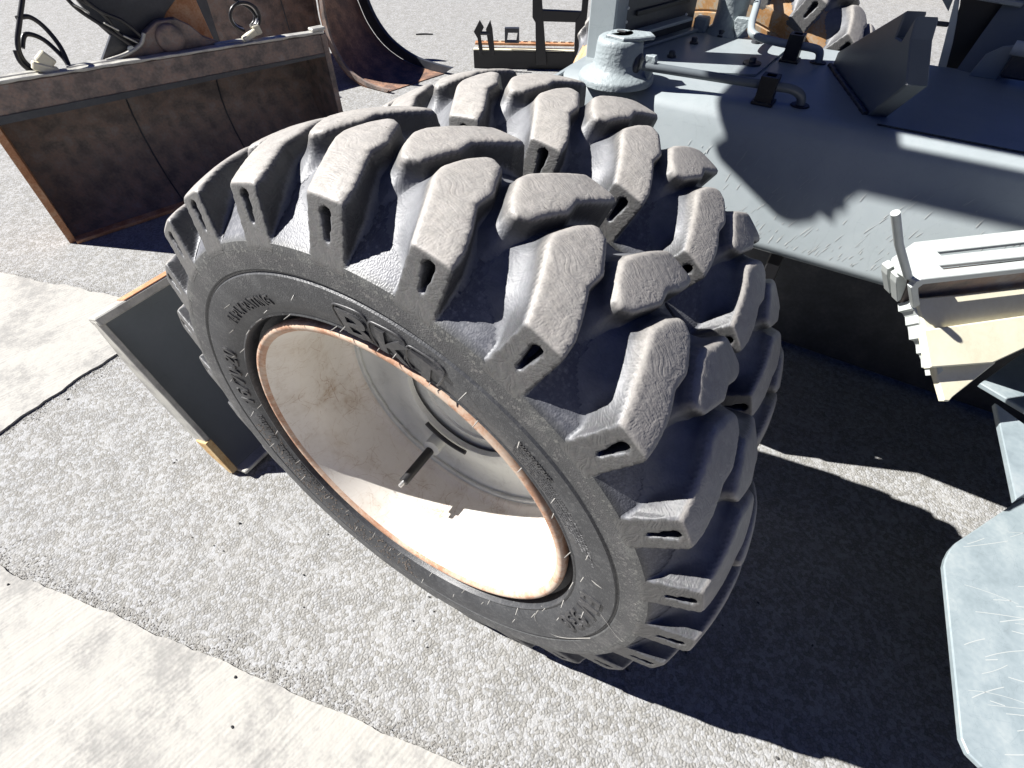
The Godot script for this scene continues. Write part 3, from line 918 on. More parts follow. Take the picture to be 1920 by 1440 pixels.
func build_machine() -> void:
	var m := thing("work_machine", "grey steel work machine with flat deck, lifting lug and handrails", "machine", Vector3(0.8, 0, -0.95))
	var off := Transform3D(Basis(), -Vector3(0.8, 0, -0.95))
	# hull: rounded upper edge, turned-under lower edge
	var g := G.new()
	var pr := PackedVector2Array()
	for p in [[-1.22, .69], [-.78, .683], [-.695, .675], [-.673, .676], [-.663, .684], [-.662, .70], [-.696, .80], [-.722, .872]]: pr.append(Vector2(p[0], p[1]))
	for k in range(1, 9):
		var a := deg_to_rad(20.0 + 70.0 * k / 8.0)
		pr.append(Vector2(-.778 + .055 * cos(a), .865 + .055 * sin(a)))
	pr.append(Vector2(-.95, .920)); pr.append(Vector2(-1.22, .920))
	var rows := []
	for i in 31:
		var x := -.17 + i * 0.11
		var l := PackedVector3Array()
		for p in pr: l.append(Vector3(x, p.y, p.x))
		rows.append(l)
	g.sheet(rows, 0.012, Vector3(0, 1, 1))
	var hull := part("hull", g, M.paint, m, off)
	g = G.new()
	var rng := RandomNumberGenerator.new(); rng.seed = 61
	var sd := Vector3(0, .10, -.034).normalized(); var sn := Vector3(0, .034, .10).normalized()
	for k in 420:
		var x := rng.randf_range(.15, 1.3); var hh := pow(rng.randf(), 2.6) * .15
		var p := Vector3(x, .702, -.6625) + sd * hh + sn * .0006
		var dirv := (Vector3.RIGHT * rng.randf_range(.2, .7) + sd).normalized()
		var l := rng.randf_range(.004, .030) * (1.0 if hh > .03 else .7); var w := rng.randf_range(.0003, .0010)
		var cr := dirv.cross(sn)
		g.quad(p - cr * w, p + dirv * l * .5 - cr * w * 1.4, p + dirv * l, p + cr * w, sn)
	var wr := part("paint_wear", g, M.wear, hull)
	wr.set_meta("kind", "stuff")
	g = G.new()
	g.box(Transform3D(Basis(), Vector3(1.48, .79, -1.226)), Vector3(3.3, .25, .012), 0.002)
	g.box(Transform3D(Basis(), Vector3(-.176, .79, -.96)), Vector3(.012, .25, .52), 0.002)
	part("hull_plate", g, M.paint, m, off)
	g = G.new()
	g.box(Transform3D(Basis(), Vector3(1.5, .36, -1.28)), Vector3(3.2, .66, .08), 0.01)
	part("shade_panel", g, M.dark, m, off)  # added dark panel standing in for the shade under the hull
	g = G.new()
	g.box(Transform3D(Basis(), Vector3(.04, .54, -.635)), Vector3(.48, .26, .015), 0.003)
	g.box(Transform3D(Basis(), Vector3(.04, .672, -.655)), Vector3(.48, .012, .06), 0.002)
	part("unseen_shade_plate", g, M.black, m, off)  # unseen behind the far tyre, placed to shade the ground beyond
	g = G.new()
	g.box(Transform3D(Basis(), Vector3(.402, .53, -.690)), Vector3(.030, .30, .030), 0.003)
	part("unseen_bar", g, M.black, m, off)  # unseen bar, placed to cast a thin shadow on the ground
	# seam along the upper edge to the right of the lug
	g = G.new()
	g.tube(PackedVector3Array([Vector3(.47, .9215, -.782), Vector3(2.8, .9215, -.782)]), 0.0016, 6)
	part("weld_seam", g, M.weld, m, off)
	# deck plates: slightly proud sheets with bolts
	g = G.new()
	g.prism(Transform3D(lying(.925).basis, Vector3(0, .925, 0)), pts([-.09, -.80, .21, -.93, .23, -1.20, -.06, -1.20]), 0.004)
	var deck := part("deck_plate", g, M.paint, m, off)
	for q in [[.011, -.945], [.021, -1.076], [.184, -.993], [-.03, -.86], [.15, -1.16], [.06, -1.17]]:
		var b := G.new()
		var wide: float = 0.011 if q[0] < .16 or q[1] < -1.1 else 0.02
		b.lathe(Transform3D(Basis(Vector3.RIGHT, -PI / 2), Vector3(q[0], .925, q[1])), pts([.0, .0135, .006, .0135, .0075, .012, .0075, .004, wide, .004, wide, .0]), 6 if wide < 0.015 else 20, PackedColorArray(), 0.5)
		part("bolt", b, M.dark, deck, Transform3D())
	# hand rails
	g = G.new()
	g.tube(smooth_path([Vector3(.015, .958, -.745), Vector3(.06, .957, -.752), Vector3(.15, .953, -.772), Vector3(.27, .950, -.792), Vector3(.303, .949, -.797), Vector3(.322, .940, -.803), Vector3(.328, .925, -.806), Vector3(.328, .90, -.806)], 6), 0.0085, 14)
	var rail := part("hand_rail", g, M.paint_dark, m, off)  # darker tone partly stands for the shade over this rail
	g = G.new()
	g.lathe(Transform3D(Basis(Vector3.RIGHT, -PI / 2), Vector3(.328, .9205, -.806)), pts([.0, .002, .017, .002, .0185, .0]), 24)
	part("rail_hole", g, M.black, rail)
	g = G.new()
	g.tube(smooth_path([Vector3(.085, 1.06, -1.33), Vector3(.12, 1.0, -1.20), Vector3(.138, .972, -1.11), Vector3(.16, .962, -1.07), Vector3(.22, .955, -1.07), Vector3(.282, .950, -1.09), Vector3(.303, .943, -1.098), Vector3(.309, .925, -1.10), Vector3(.309, .90, -1.10)], 6), 0.0085, 14)
	var rail2 := part("hand_rail", g, M.paint, m, off)
	g = G.new()
	g.lathe(Transform3D(Basis(Vector3.RIGHT, -PI / 2), Vector3(.309, .9205, -1.10)), pts([.0, .002, .017, .002, .0185, .0]), 24)
	part("rail_hole", g, M.black, rail2)
	for q in [[.262, -.785, .055], [.25, -1.08, .06]]:
		g = G.new()
		g.frame(Transform3D(Basis(Vector3.RIGHT, Vector3.FORWARD, Vector3.UP), Vector3(q[0], .915, q[1])), pts([-.016, -.016, .016, -.016, .016, .016, -.016, .016]), pts([-.009, -.009, .009, -.009, .009, .009, -.009, .009]), q[2])
		g.box(Transform3D(Basis(), Vector3(q[0], .9225, q[1])), Vector3(.042, .006, .040), 0.002)
		part("rail_socket", g, M.black, m, off)
	# lifting lug
	var ex := Vector3(.374, 0, .9275); var nn := Vector3(-.9275, 0, .374)
	g = G.new()
	g.prism(upright(Vector3(.342, 0, -1.089), ex, nn), pts([0, .915, .0, .95, .247, 1.080, .252, 1.042, .284, 1.044, .297, 1.083, .314, 1.054, .376, 1.002, .283, .915]), -.036, 0.0025)
	var lug := part("lifting_lug", g, M.paint_dark, m, off)
	g = G.new()
	var wp := PackedVector3Array()
	var nz := noise(FastNoiseLite.TYPE_SIMPLEX, 0.9, 12, 2)
	for i in 40:
		var s := 0.29 * i / 39.0
		wp.append(Vector3(.342, .9215, -1.089) + ex * (s - 0.005) + nn * (0.004 + 0.0012 * nz.get_noise_1d(i * 3.0)) + Vector3(0, 0.0012 * nz.get_noise_1d(i * 2.1 + 30), 0))
	g.tube(wp, 0.0062, 8)
	part("weld_bead", g, M.weld, lug)
	# pivot casting
	g = G.new()
	g.lathe(Transform3D(Basis(Vector3.RIGHT, -PI / 2), Vector3(-.045, .92, -.755)), pts([.0, .088, .024, .088, .026, .084, .030, .084, .0305, .082, .042, .081, .046, .078, .048, .070, .050, .042, .053, .028, .062, .020, .076, .015, .080, .010, .080, .0]), 48, PackedColorArray(), 0.6)
	var cst := part("pivot_casting", g, M.cast, m, off)
	g = G.new()
	g.prism(Transform3D(Basis(Vector3.RIGHT, Vector3.FORWARD, Vector3.UP), Vector3(-.045, 1.0, -.755)), pts([.015, .03, .05, .036, .068, .014, .046, -.014, .02, -.036, -.022, -.028]), .008, 0.002)
	part("top_lug", g, M.cast, cst)
	g = G.new()
	g.box(Transform3D(Basis(), Vector3(-.045, 1.0085, -.755)), Vector3(.02, .006, .006), 0.001)
	part("key_slot", g, M.black, cst)
	g = G.new()
	g.lathe(Transform3D(Basis(Vector3.UP, PI / 2), Vector3(.000, .955, -.752)), pts([.0, .008, .018, .008, .022, .005, .024, .0]), 28)
	part("pin_cover", g, M.dark, cst)
	g = G.new()
	g.prism(Transform3D(Basis(Vector3.RIGHT, Vector3.UP, Vector3.BACK), Vector3(.02, .935, -.757)), pts([.004, .0, .012, .0, .022, .036, .018, .044, -.002, .044, -.004, .036]), .014, 0.002)
	part("clip", g, M.cast, cst)
	# second casting
	g = G.new()
	g.lathe(Transform3D(Basis(Vector3.RIGHT, -PI / 2), Vector3(.062, .92, -1.215)), pts([.0, .17, .040, .17, .044, .165, .0445, .12, .040, .115, .037, .05, .040, .02, .052, .010, .056, .0]), 40, PackedColorArray(), 0.6)
	var c2 := part("pivot_casting", g, M.cast, m, off)
	g = G.new()
	g.prism(Transform3D(Basis(Vector3.RIGHT, Vector3.UP, Vector3.BACK), Vector3(.095, .925, -1.19)), pts([.004, -.003, .03, .035, .026, .044, -.008, .044, -.012, .036, .0, -.003]), .018, 0.002)
	part("clip", g, M.cast, c2)
	g = G.new()
	g.box(Transform3D(Basis(), Vector3(.0, .94, -1.19)), Vector3(.035, .035, .03), 0.004)
	part("block", g, M.cast, c2)
	for q in [[.048, 1.045], [.078, 1.05]]:
		g = G.new()
		g.lathe(Transform3D(Basis(), Vector3(q[0], q[1], -1.172)), pts([.0045, .003, .0045, .006, .0025, .006, .0025, .003]), 12)
		part("ring_nut", g, M.silver, c2)
	# upright post and engine hood
	g = G.new()
	g.box(Transform3D(Basis(), Vector3(-.137, 1.62, -.895)), Vector3(.066, 1.42, .07), 0.004)
	part("post", g, M.paint, m, off)
	var hx := Vector3(.2996, 0, -.954); var hn := Vector3(.954, 0, .2996)
	var ho := Vector3(-.11, 0, -.905)
	g = G.new()
	g.prism(upright(ho, hx, hn), pts([0.012, .925, .293, .925, .293, 1.09, .012, 1.11]), -.012, 0.001)
	var hood := part("hood_panel", g, M.dark, m, off)
	var led := [[.047, .962, .245, .028], [.10, 1.06, .24, .014], [.03, .93, .30, .022]]
	for q in led:
		g = G.new()
		g.box(Transform3D(Basis(hx, Vector3.UP, hn), ho + hx * ((q[0] + q[2]) * 0.5) + hn * (q[3] * 0.5 + 0.001) + Vector3(0, q[1], 0)), Vector3(q[2] - q[0], .007, q[3]), 0.001)
		part("hood_ledge", g, M.paint, hood)
	g = G.new()
	g.box(Transform3D(Basis(hx, Vector3.UP, hn), ho + hx * .15 + hn * .004 + Vector3(0, .998, 0)), Vector3(.20, .010, .006), 0.001)
	part("hood_slat", g, M.black, hood)
	for q in [[.02, .985], [.02, 1.012], [.045, 1.03], [.255, .965], [.23, .955], [.262, 1.0], [.11, .945]]:
		g = G.new()
		g.lathe(Transform3D(Basis(hx, Vector3.UP, hn), ho + hx * q[0] + Vector3(0, q[1], 0)), pts([.0, .0035, .0028, .003, .004, .0]), 10)
		part("rivet", g, M.silver, hood)
	# guard parts at the far right
	g = G.new()
	g.prism(Transform3D(Basis(), Vector3(0, 0, -1.27)), pts([.553, .90, .539, .956, .528, .997, .518, 1.035, .50, 1.09, .46, 1.2, .468, 1.2, .508, 1.09, .527, 1.036, .542, .998, .555, .959, .570, .90]), .012, 0.001)
	part("curved_guard", g, M.white, m, off)
	g = G.new()
	g.prism(Transform3D(Basis(), Vector3(0, 0, -1.30)), pts([.491, 1.032, .519, 1.008, .516, 1.035, .49, 1.11, .455, 1.12]), .01, 0.001)
	part("guard_fin", g, M.paint_pale, m, off)
	g = G.new()
	g.prism(Transform3D(Basis(), Vector3(0, 0, -1.30)), pts([.560, .90, .535, 1.02, .46, 1.2, .70, 1.2, .70, .90]), .01)
	part("black_opening", g, M.black, m, off)  # black sheet stands for the dark opening behind the guard
	g = G.new()
	g.box(Transform3D(Basis(Vector3.FORWARD, 0.06), Vector3(.58, 1.045, -1.27)), Vector3(.12, .010, .05), 0.002)
	part("guard_rail", g, M.paint, m, off)
	g = G.new()
	g.sheet([PackedVector3Array([Vector3(.585, .92, -1.215), Vector3(.597, .985, -1.245), Vector3(.612, 1.06, -1.27)]), PackedVector3Array([Vector3(.625, .92, -1.20), Vector3(.640, .985, -1.225), Vector3(.67, 1.06, -1.25)]), PackedVector3Array([Vector3(.67, .93, -1.19), Vector3(.70, .99, -1.215), Vector3(.80, 1.06, -1.24)])], .008, Vector3(0, 0, 1))
	part("side_shield", g, M.paint_dark, m, off)
	g = G.new()
	g.prism(Transform3D(Basis(), Vector3(0, 0, -1.19)), pts([.609, .92, .618, .962, .640, .98, .660, .985, .664, .96, .66, .92]), .008, 0.001)
	part("shield_gusset", g, M.paint, m, off)
	g = G.new()
	g.tube(PackedVector3Array([Vector3(.650, .99, -1.14), Vector3(.90, .99, -1.10)]), 0.013, 16)
	part("cross_bar", g, M.white, m, off)
	g = G.new()
	g.box(Transform3D(Basis(), Vector3(.80, .955, -1.17)), Vector3(.28, .05, .02), 0.004)
	part("cross_plate", g, M.dark, m, off)
	g = G.new()
	g.tube(PackedVector3Array([Vector3(.48, .989, -1.262), Vector3(.53, .990, -1.262)]), 0.005, 10)
	part("stop_pin", g, M.dark, m, off)
	# unseen arm out of view over the deck, shaped to throw the toothed shadow
	g = G.new()
	for q in [[-.975, 1.7, -.262, -.225], [-.975, -.655, -.60, -.262], [-.655, 1.7, -1.15, -.298]]:
		g.box(Transform3D(Basis(), Vector3((q[0] + q[1]) * .5, 2.235, (q[2] + q[3]) * .5)), Vector3(q[1] - q[0], .02, q[3] - q[2]), 0.001)
	g.box(Transform3D(Basis(), Vector3(.5, 2.33, -.80)), Vector3(2.2, .17, .40), 0.01)
	part("unseen_arm", g, M.paint, m, off)
	g = G.new()
	g.prism(Transform3D(Basis(), Vector3(-1.195, 1.3056, -.225)), pts([.20, .94, .20, .905, .232, .883, .313, .827, .41, .762, .436, .753, .452, .757, .469, .779, .464, .808, .480, .799, .499, .792, .486, .815, .480, .826, .488, .846, .470, .868, .472, .905, 2.6, .912, 2.6, .94]), .02, 0.001)
	part("unseen_toothed_plate", g, M.paint, m, off)  # unseen plate, cut to the outline of the shadow it casts
	# its own wheel on the far side, caked with orange dirt
	var mw := MeshInstance3D.new()
	mw.name = "wheel"
	mw.mesh = casing; mw.material_override = M.mud
	mw.transform = Transform3D(Basis(), Vector3(.01, R0 - 0.005, -1.435) - Vector3(0.8, 0, -0.95))
	m.add_child(mw, true)
	mw.set_meta("label", "far wheel caked with orange dirt")
	for i in 9:
		for row in 2:
			var o := MeshInstance3D.new()
			o.name = "tread_lug"
			o.mesh = lugs[(i + row) % lugs.size()][row]
			o.material_override = M.lug
			o.transform = Transform3D(Basis(Vector3.BACK, deg_to_rad(18.0 + 15.0 * i + 7.5 * row - 90.0)), Vector3.ZERO)
			mw.add_child(o, true)

func build_wide_bucket() -> void:
	var o := Vector3(-2.327, 0, -.333); var ex := Vector3(.2908, 0, -.9568); var n := Vector3(.9568, 0, .2908)
	var t := thing("digger_bucket", "wide rusty brown digging bucket, mouth towards the viewer, hoses on its top edge", "bucket", o)
	var L := 1.386
	var at := func(s: float, y: float, b: float) -> Vector3: return ex * s + n * b + Vector3(0, y, 0)
	var prof := [[-.016, .57], [-.024, .53], [-.06, .515], [-.13, .505], [-.20, .47], [-.255, .41], [-.285, .33], [-.285, .25], [-.255, .17], [-.20, .10], [-.13, .05], [-.06, .02], [0.0, .004]]
	var rows := []
	for i in 15:
		var s := -.016 + (L + .016) * i / 14.0
		var l := PackedVector3Array()
		for p in prof: l.append(at.call(s, p[1] * lerpf(1.04, .96, i / 14.0), p[0]))
		rows.append(l)
	var g := G.new()
	g.sheet(rows, 0.012, n)
	var shell := part("shell", g, M.rust, t)
	for s in [.47, .88]:
		g = G.new()
		var pth := PackedVector3Array()
		for p in prof: pth.append(at.call(s, p[1] * lerpf(1.04, .96, s / L), p[0] + 0.001))
		g.tube(pth, 0.004, 6)
		part("weld_seam", g, M.dark, shell)
	g = G.new()
	g.prism(upright(Vector3.ZERO, ex, n), pts([-.01, .523, -.01, .628, 1.372, .572, 1.372, .487]), -.02, 0.003)
	var lip := part("lip", g, M.rust, t)
	g = G.new()
	g.prism(upright(Vector3.ZERO, ex, n), pts([-.012, .500, -.012, .528, 1.370, .491, 1.370, .478]), .004)
	part("wear_strip", g, M.dark, lip)
	# the worn bright top of the lip, chipped
	var rng := RandomNumberGenerator.new(); rng.seed = 3
	g = G.new()
	var top := PackedVector2Array()
	for i in 40:
		var s := -.012 + 1.384 * i / 39.0
		top.append(Vector2(s, .6295 - .0405 * (s + .012) + rng.randf_range(-.002, .002)))
	for i in range(39, -1, -1):
		var s := -.012 + 1.384 * i / 39.0
		top.append(Vector2(s, .640 - .0405 * (s + .012) + rng.randf_range(-.001, .001)))
	g.prism(upright(Vector3.ZERO, ex, n, .004), top, -.045, 0.002)
	part("lip_edge", g, M.worn, lip)
	g = G.new()
	g.box(Transform3D(Basis(ex, Vector3.UP, n), at.call(1.352, .592, -.02)), Vector3(.07, .014, .05), 0.004)
	part("lip_corner", g, M.worn, lip)
	for q in [[-.012, M.rust_orange], [L - .004, M.rust]]:
		g = G.new()
		var k := 1.04 if q[0] < 0.0 else .96
		var sp := PackedVector2Array()
		sp.append(Vector2(.006, -.0)); sp.append(Vector2(.006, .62 * (1.0 if k > 1.0 else .92))); sp.append(Vector2(-.03, .625 * (1.0 if k > 1.0 else .92)))
		for p in prof: sp.append(Vector2(p[0] - .012, p[1] * k))
		g.prism(Transform3D(Basis(n, Vector3.UP, -ex), at.call(q[0], 0, 0)), sp, .028, 0.002)
		part("side_plate", g, q[1], t)
	g = G.new()
	g.box(Transform3D(Basis(ex, Vector3.UP, n), at.call(L * .5, .0085, .012)), Vector3(L + .03, .016, .05), 0.003)
	part("cutting_edge", g, M.rust_orange, t)
	# ear, pin boss and arm on the top edge
	g = G.new()
	g.prism(upright(Vector3.ZERO, ex, n, -.05), pts([.36, .61, .50, .625, .58, .650, .62, .69, .68, .72, .755, .72, .80, .69, .84, .64, .93, .59, .93, .56, .36, .56]), -.04, 0.004)
	var ear := part("hitch_ear", g, M.rust, t)
	g = G.new()
	g.lathe(Transform3D(Basis(ex, Vector3.UP, n), at.call(.705, .655, -.052)), pts([.0, .020, .020, .018, .034, .020, .050, .018, .055, .010, .056, .0]), 40, PackedColorArray(), 0.6)
	part("pin_boss", g, M.rust, ear)
	g = G.new()
	g.prism(upright(Vector3.ZERO, ex, n, -.10), pts([.38, 1.05, .44, .84, .476, .735, .513, .672, .606, .655, .70, .690, .745, .735, .84, .80, .95, 1.05]), -.05, 0.004)
	part("hitch_arm", g, M.dark, ear)
	g = G.new()
	g.prism(upright(Vector3.ZERO, ex, n, -.13), pts([.70, .62, .72, .70, .80, .80, .88, .92, .92, .92, .885, .75, .90, .60]), -.03, 0.003)
	part("rusty_web", g, M.rust_orange, ear)
	g = G.new()
	g.prism(upright(Vector3.ZERO, ex, n, -.09), pts([.425, .61, .515, .705, .60, .660, .56, .625]), -.02, 0.002)
	part("gusset", g, M.dark, ear)
	g = G.new()
	g.tube(smooth_path([at.call(.44, .622, -.045), at.call(.52, .632, -.045), at.call(.585, .655, -.045), at.call(.615, .69, -.045)], 6), 0.008, 8)
	part("ear_rim", g, M.worn, ear)
	# hoses
	var hoses := [
		[[.36, 1.0, -.14], [.31, .88, -.12], [.245, .79, -.10], [.195, .72, -.09], [.182, .67, -.09], [.195, .635, -.08], [.225, .61, -.06], [.26, .605, -.05]],
		[[.235, .79, -.10], [.275, .785, -.12], [.303, .75, -.12], [.318, .69, -.10], [.312, .635, -.07], [.30, .61, -.05]],
		[[.20, .70, -.10], [.235, .735, -.12], [.28, .71, -.12], [.308, .65, -.09], [.308, .615, -.06]],
		[[.175, .70, -.085], [.17, .66, -.08], [.19, .62, -.07], [.215, .60, -.05], [.24, .60, -.04]]]
	for h in hoses:
		var p := []
		for q in h: p.append(at.call(q[0], q[1], q[2]))
		g = G.new()
		g.tube(smooth_path(p, 8), 0.0085, 12)
		part("hose", g, M.hose, t)
	for k in 3:
		g = G.new()
		var p := []
		for i in 11:
			var a := deg_to_rad(-70 + 32.0 * i)
			p.append(at.call(1.056 + (.066 - .006 * k) * cos(a), .672 + (.055 - .004 * k) * sin(a), -.09 - .014 * k))
		g.tube(smooth_path(p, 4), 0.0065, 10)
		part("hose", g, M.silver if k == 1 else M.hose, t)
	g = G.new()
	g.tube(smooth_path([at.call(.95, .90, -.2), at.call(1.02, .76, -.14), at.call(1.09, .70, -.11), at.call(1.11, .66, -.10)], 6), 0.0065, 10)
	part("hose", g, M.hose, t)
	for h in [[[.33, 1.05, -.08], [.40, .88, -.07], [.43, .80, -.06], [.50, .72, -.05], [.545, .665, -.05], [.56, .64, -.05]], [[.36, 1.05, -.07], [.43, .86, -.05], [.50, .78, -.04], [.53, .70, -.05], [.60, .665, -.05]], [[.38, 1.04, -.06], [.47, .82, -.03], [.56, .74, -.04], [.60, .68, -.05]]]:
		var p := []
		for q in h: p.append(at.call(q[0], q[1], q[2]))
		g = G.new()
		g.tube(smooth_path(p, 8), 0.0075, 10)
		part("hose", g, M.hose, t)
	g = G.new()
	g.lathe(Transform3D(Basis(ex, Vector3.UP, n), at.call(.545, .645, -.045)), pts([.0, .004, .012, .004, .014, .0]), 16)
	part("round_tag", g, M.white, t)
	for q in [[.43, .80], [.50, .73], [.545, .68]]:
		g = G.new()
		g.box(Transform3D(Basis(ex, Vector3.UP, n) * Basis(Vector3.BACK, -0.7), at.call(q[0] + .012, q[1], -.045)), Vector3(.05, .006, .024), 0.002)
		part("hose_tie", g, M.worn, t)
	for q in [[.23, .640, -.03, .08, .03, -0.5], [.245, .665, -.035, .05, .045, -1.0], [1.03, .615, -.03, .07, .026, 0.4], [1.07, .63, -.04, .035, .04, 0.2]]:
		g = G.new()
		g.box(Transform3D(Basis(ex, Vector3.UP, n) * Basis(Vector3.BACK, q[5]), at.call(q[0], q[1], q[2])), Vector3(q[3], q[4], .03), 0.004)
		part("hose_bracket", g, M.cream, t)
	for q in [[.13, .632, .14], [.40, .62, .20], [.94, .600, .14]]:
		g = G.new()
		g.box(Transform3D(Basis(ex, Vector3.UP, n) * Basis(Vector3.BACK, -0.04), at.call(q[0], q[1], -.045)), Vector3(q[2], .014, .03), 0.003)
		part("mounting_bar", g, M.worn, t)

func build_far_buckets() -> void:
	var o := Vector3(-3.134, 0, -2.642); var ex := Vector3(.2908, 0, -.9568); var n := Vector3(.9568, 0, .2908)
	var t := thing("digger_bucket", "dark brown bucket behind the hosed bucket, only its plain front plate showing", "bucket", o)
	var rows := []
	for i in 9:
		var s := -.74 + .79 * i / 8.0
		var l := PackedVector3Array()
		for p in [[.05, .0], [.01, .08], [-.01, .2], [-.012, .32], [.0, .44], [.03, .56], [.08, .68]]:
			l.append(ex * (s + (0.02 * p[1] if i == 8 else 0.0)) + n * p[0] + Vector3(0, p[1], 0))
		rows.append(l)
	var g := G.new()
	g.sheet(rows, 0.02, n)
	var sh := part("shell", g, M.rust, t)
	g = G.new()
	g.tube(PackedVector3Array([ex * -.19 + n * .012 + Vector3(0, .26, 0), ex * -.205 + n * .03 + Vector3(0, .55, 0)]), 0.005, 6)
	part("weld_seam", g, M.dark, sh)
	g = G.new()
	g.prism(Transform3D(Basis(n, Vector3.UP, -ex), ex * .055), pts([.06, 0, .02, .1, .0, .3, .04, .56, .09, .70, -.3, .70, -.4, .3, -.3, .0]), .02, 0.002)
	part("side_plate", g, M.rust, t)
	g = G.new()
	g.prism(upright(Vector3.ZERO, ex, n, .10), pts([-.80, .80, -.79, .53, -.785, .38, -.74, .24, -.70, .22, -.69, .52, -.70, .80]), -.03, 0.003)
	part("divider_plate", g, M.dark, t)
	# open curved bucket further right
	var a := [Vector3(-2.795, .62, 0), Vector3(-2.80, .559, 0), Vector3(-2.800, .475, 0), Vector3(-2.812, .356, 0), Vector3(-2.790, .204, 0), Vector3(-2.690, .070, 0), Vector3(-2.516, .012, 0), Vector3(-2.340, .006, 0)]
	var b := [Vector3(-3.03, .60, 0), Vector3(-3.006, .492, 0), Vector3(-2.965, .371, 0), Vector3(-2.899, .230, 0), Vector3(-2.773, .110, 0), Vector3(-2.584, .034, 0), Vector3(-2.387, .010, 0), Vector3(-2.232, .006, 0)]
	var c := thing("curved_bucket", "big curved rusty bucket lying open, lit orange inside, behind the tyres", "bucket", Vector3(-2.6, 0, -2.7))
	var back := -Vector3(-2.6, 0, -2.7)
	rows = []
	for i in 9:
		var k := i / 8.0
		var ra := []; 
		for j in 8:
			var p: Vector3 = a[j].lerp(b[j], k)
			p.z = lerpf(-2.45, -2.95, k)
			p += back
			ra.append(p)
		rows.append(smooth_path(ra, 5))
	g = G.new()
	g.sheet(rows, 0.016, Vector3(1, 1, 0))
	part("shell", g, M.rust_brown, c)
	var edge := []
	for j in 8: edge.append(b[j] + Vector3(0, 0, -2.955) + back)
	var ep := smooth_path(edge, 5)
	var r2 := [PackedVector3Array(), PackedVector3Array()]
	for p in ep:
		r2[0].append(p)
		r2[1].append(p + Vector3(.075, .045, .0))
	g = G.new()
	g.sheet(r2, 0.025, Vector3(0, 0, 1))
	part("side_plate", g, M.dark, c)
	edge = []
	for j in 8: edge.append(a[j] + Vector3(0, 0, -2.445) + back)
	ep = smooth_path(edge, 5)
	r2 = [PackedVector3Array(), PackedVector3Array()]
	for p in ep:
		r2[0].append(p)
		r2[1].append(p + Vector3(.03, .02, .0))
	g = G.new()
	g.sheet(r2, 0.02, Vector3(0, 0, 1))
	part("side_plate", g, M.rust, c)

func build_fork_carriage() -> void:
	var o := Vector3(-2.12, 0, -3.177); var ex := Vector3(.8814, 0, -.4725); var n := Vector3(.4725, 0, .8814)
	var t := thing("fork_carriage", "black steel fork carriage with upright frame standing on the yard", "carriage", o)
	var specs := [
		["beam", [.0, .0, .0, .115, .86, .111, .86, .0], 0.0, .06, M.black],
		["mast", [.425, .33, .41, .9, .485, .9, .487, .426, .537, .037, .459, .036, .446, .302], .03, .05, M.black],
		["mast", [.757, .9, .80, .9, .801, .43, .799, .076, .733, .075, .724, .312, .760, .369], .03, .05, M.black],
		["cross_member", [.459, .374, .765, .366, .76, .305, .487, .308], .028, .04, M.black],
		["cross_member", [.50, .9, .77, .9, .77, .78, .50, .78], .028, .04, M.black],
		["hook", [.014, .245, .059, .315, .087, .271, .062, .229, .077, .10, .050, .10, .039, .206], .05, .016, M.black],
		["hook", [.101, .262, .133, .316, .147, .262, .161, .10, .125, .10], .05, .016, M.black]]
	for s in specs:
		var g := G.new()
		g.prism(upright(Vector3.ZERO, ex, n, s[2]), pts(s[1]), -s[3], 0.002)
		part(s[0], g, s[4], t)
	var g := G.new()
	g.box(Transform3D(Basis(ex, Vector3.UP, n), ex * .37 + Vector3(0, .150, 0) - n * .06), Vector3(.72, .016, .05), 0.003)
	var rail := part("rail", g, M.rust_orange, t)
	for k in 13:
		g = G.new()
		g.box(Transform3D(Basis(ex, Vector3.UP, n), ex * (.05 + k * .054) + Vector3(0, .163, 0) - n * .07), Vector3(.03, .010, .02), 0.002)
		part("rail_tooth", g, M.worn, rail)
	g = G.new()
	g.box(Transform3D(Basis(ex, Vector3.UP, n), ex * .43 + Vector3(0, .120, 0) - n * .03), Vector3(.86, .008, .056), 0.002)
	part("beam_top", g, M.cream, t)
	g = G.new()
	g.frame(upright(Vector3.ZERO, ex, n, .02), pts([.231, .172, .333, .172, .333, .262, .231, .262]), pts([.246, .182, .312, .182, .322, .235, .256, .235]), -.04)
	part("latch_box", g, M.dark, t)
	g = G.new()
	g.box(Transform3D(Basis(ex, Vector3.UP, n), ex * .285 + Vector3(0, .242, 0)), Vector3(.055, .012, .03), 0.003)
	part("latch", g, M.cream, t)
	g = G.new()
	g.tube(PackedVector3Array([ex * .06 + Vector3(0, .235, 0) + n * .04, ex * .13 + Vector3(0, .235, 0) + n * .04]), 0.012, 12)
	part("hook_pin", g, M.dark, t)
	# a distant yellow thing on the ground
	var y := G.new()
	y.box(Transform3D(Basis(Vector3.UP, 0.3), Vector3(.55, .12, -7.6)), Vector3(.5, .24, .3), 0.03)
	y.box(Transform3D(Basis(Vector3.UP, 0.3), Vector3(.55, .27, -7.62)), Vector3(.34, .1, .2), 0.03)
	single("yellow_crate", y, M.yellow, "small yellow crate far back on the yard", "crate")

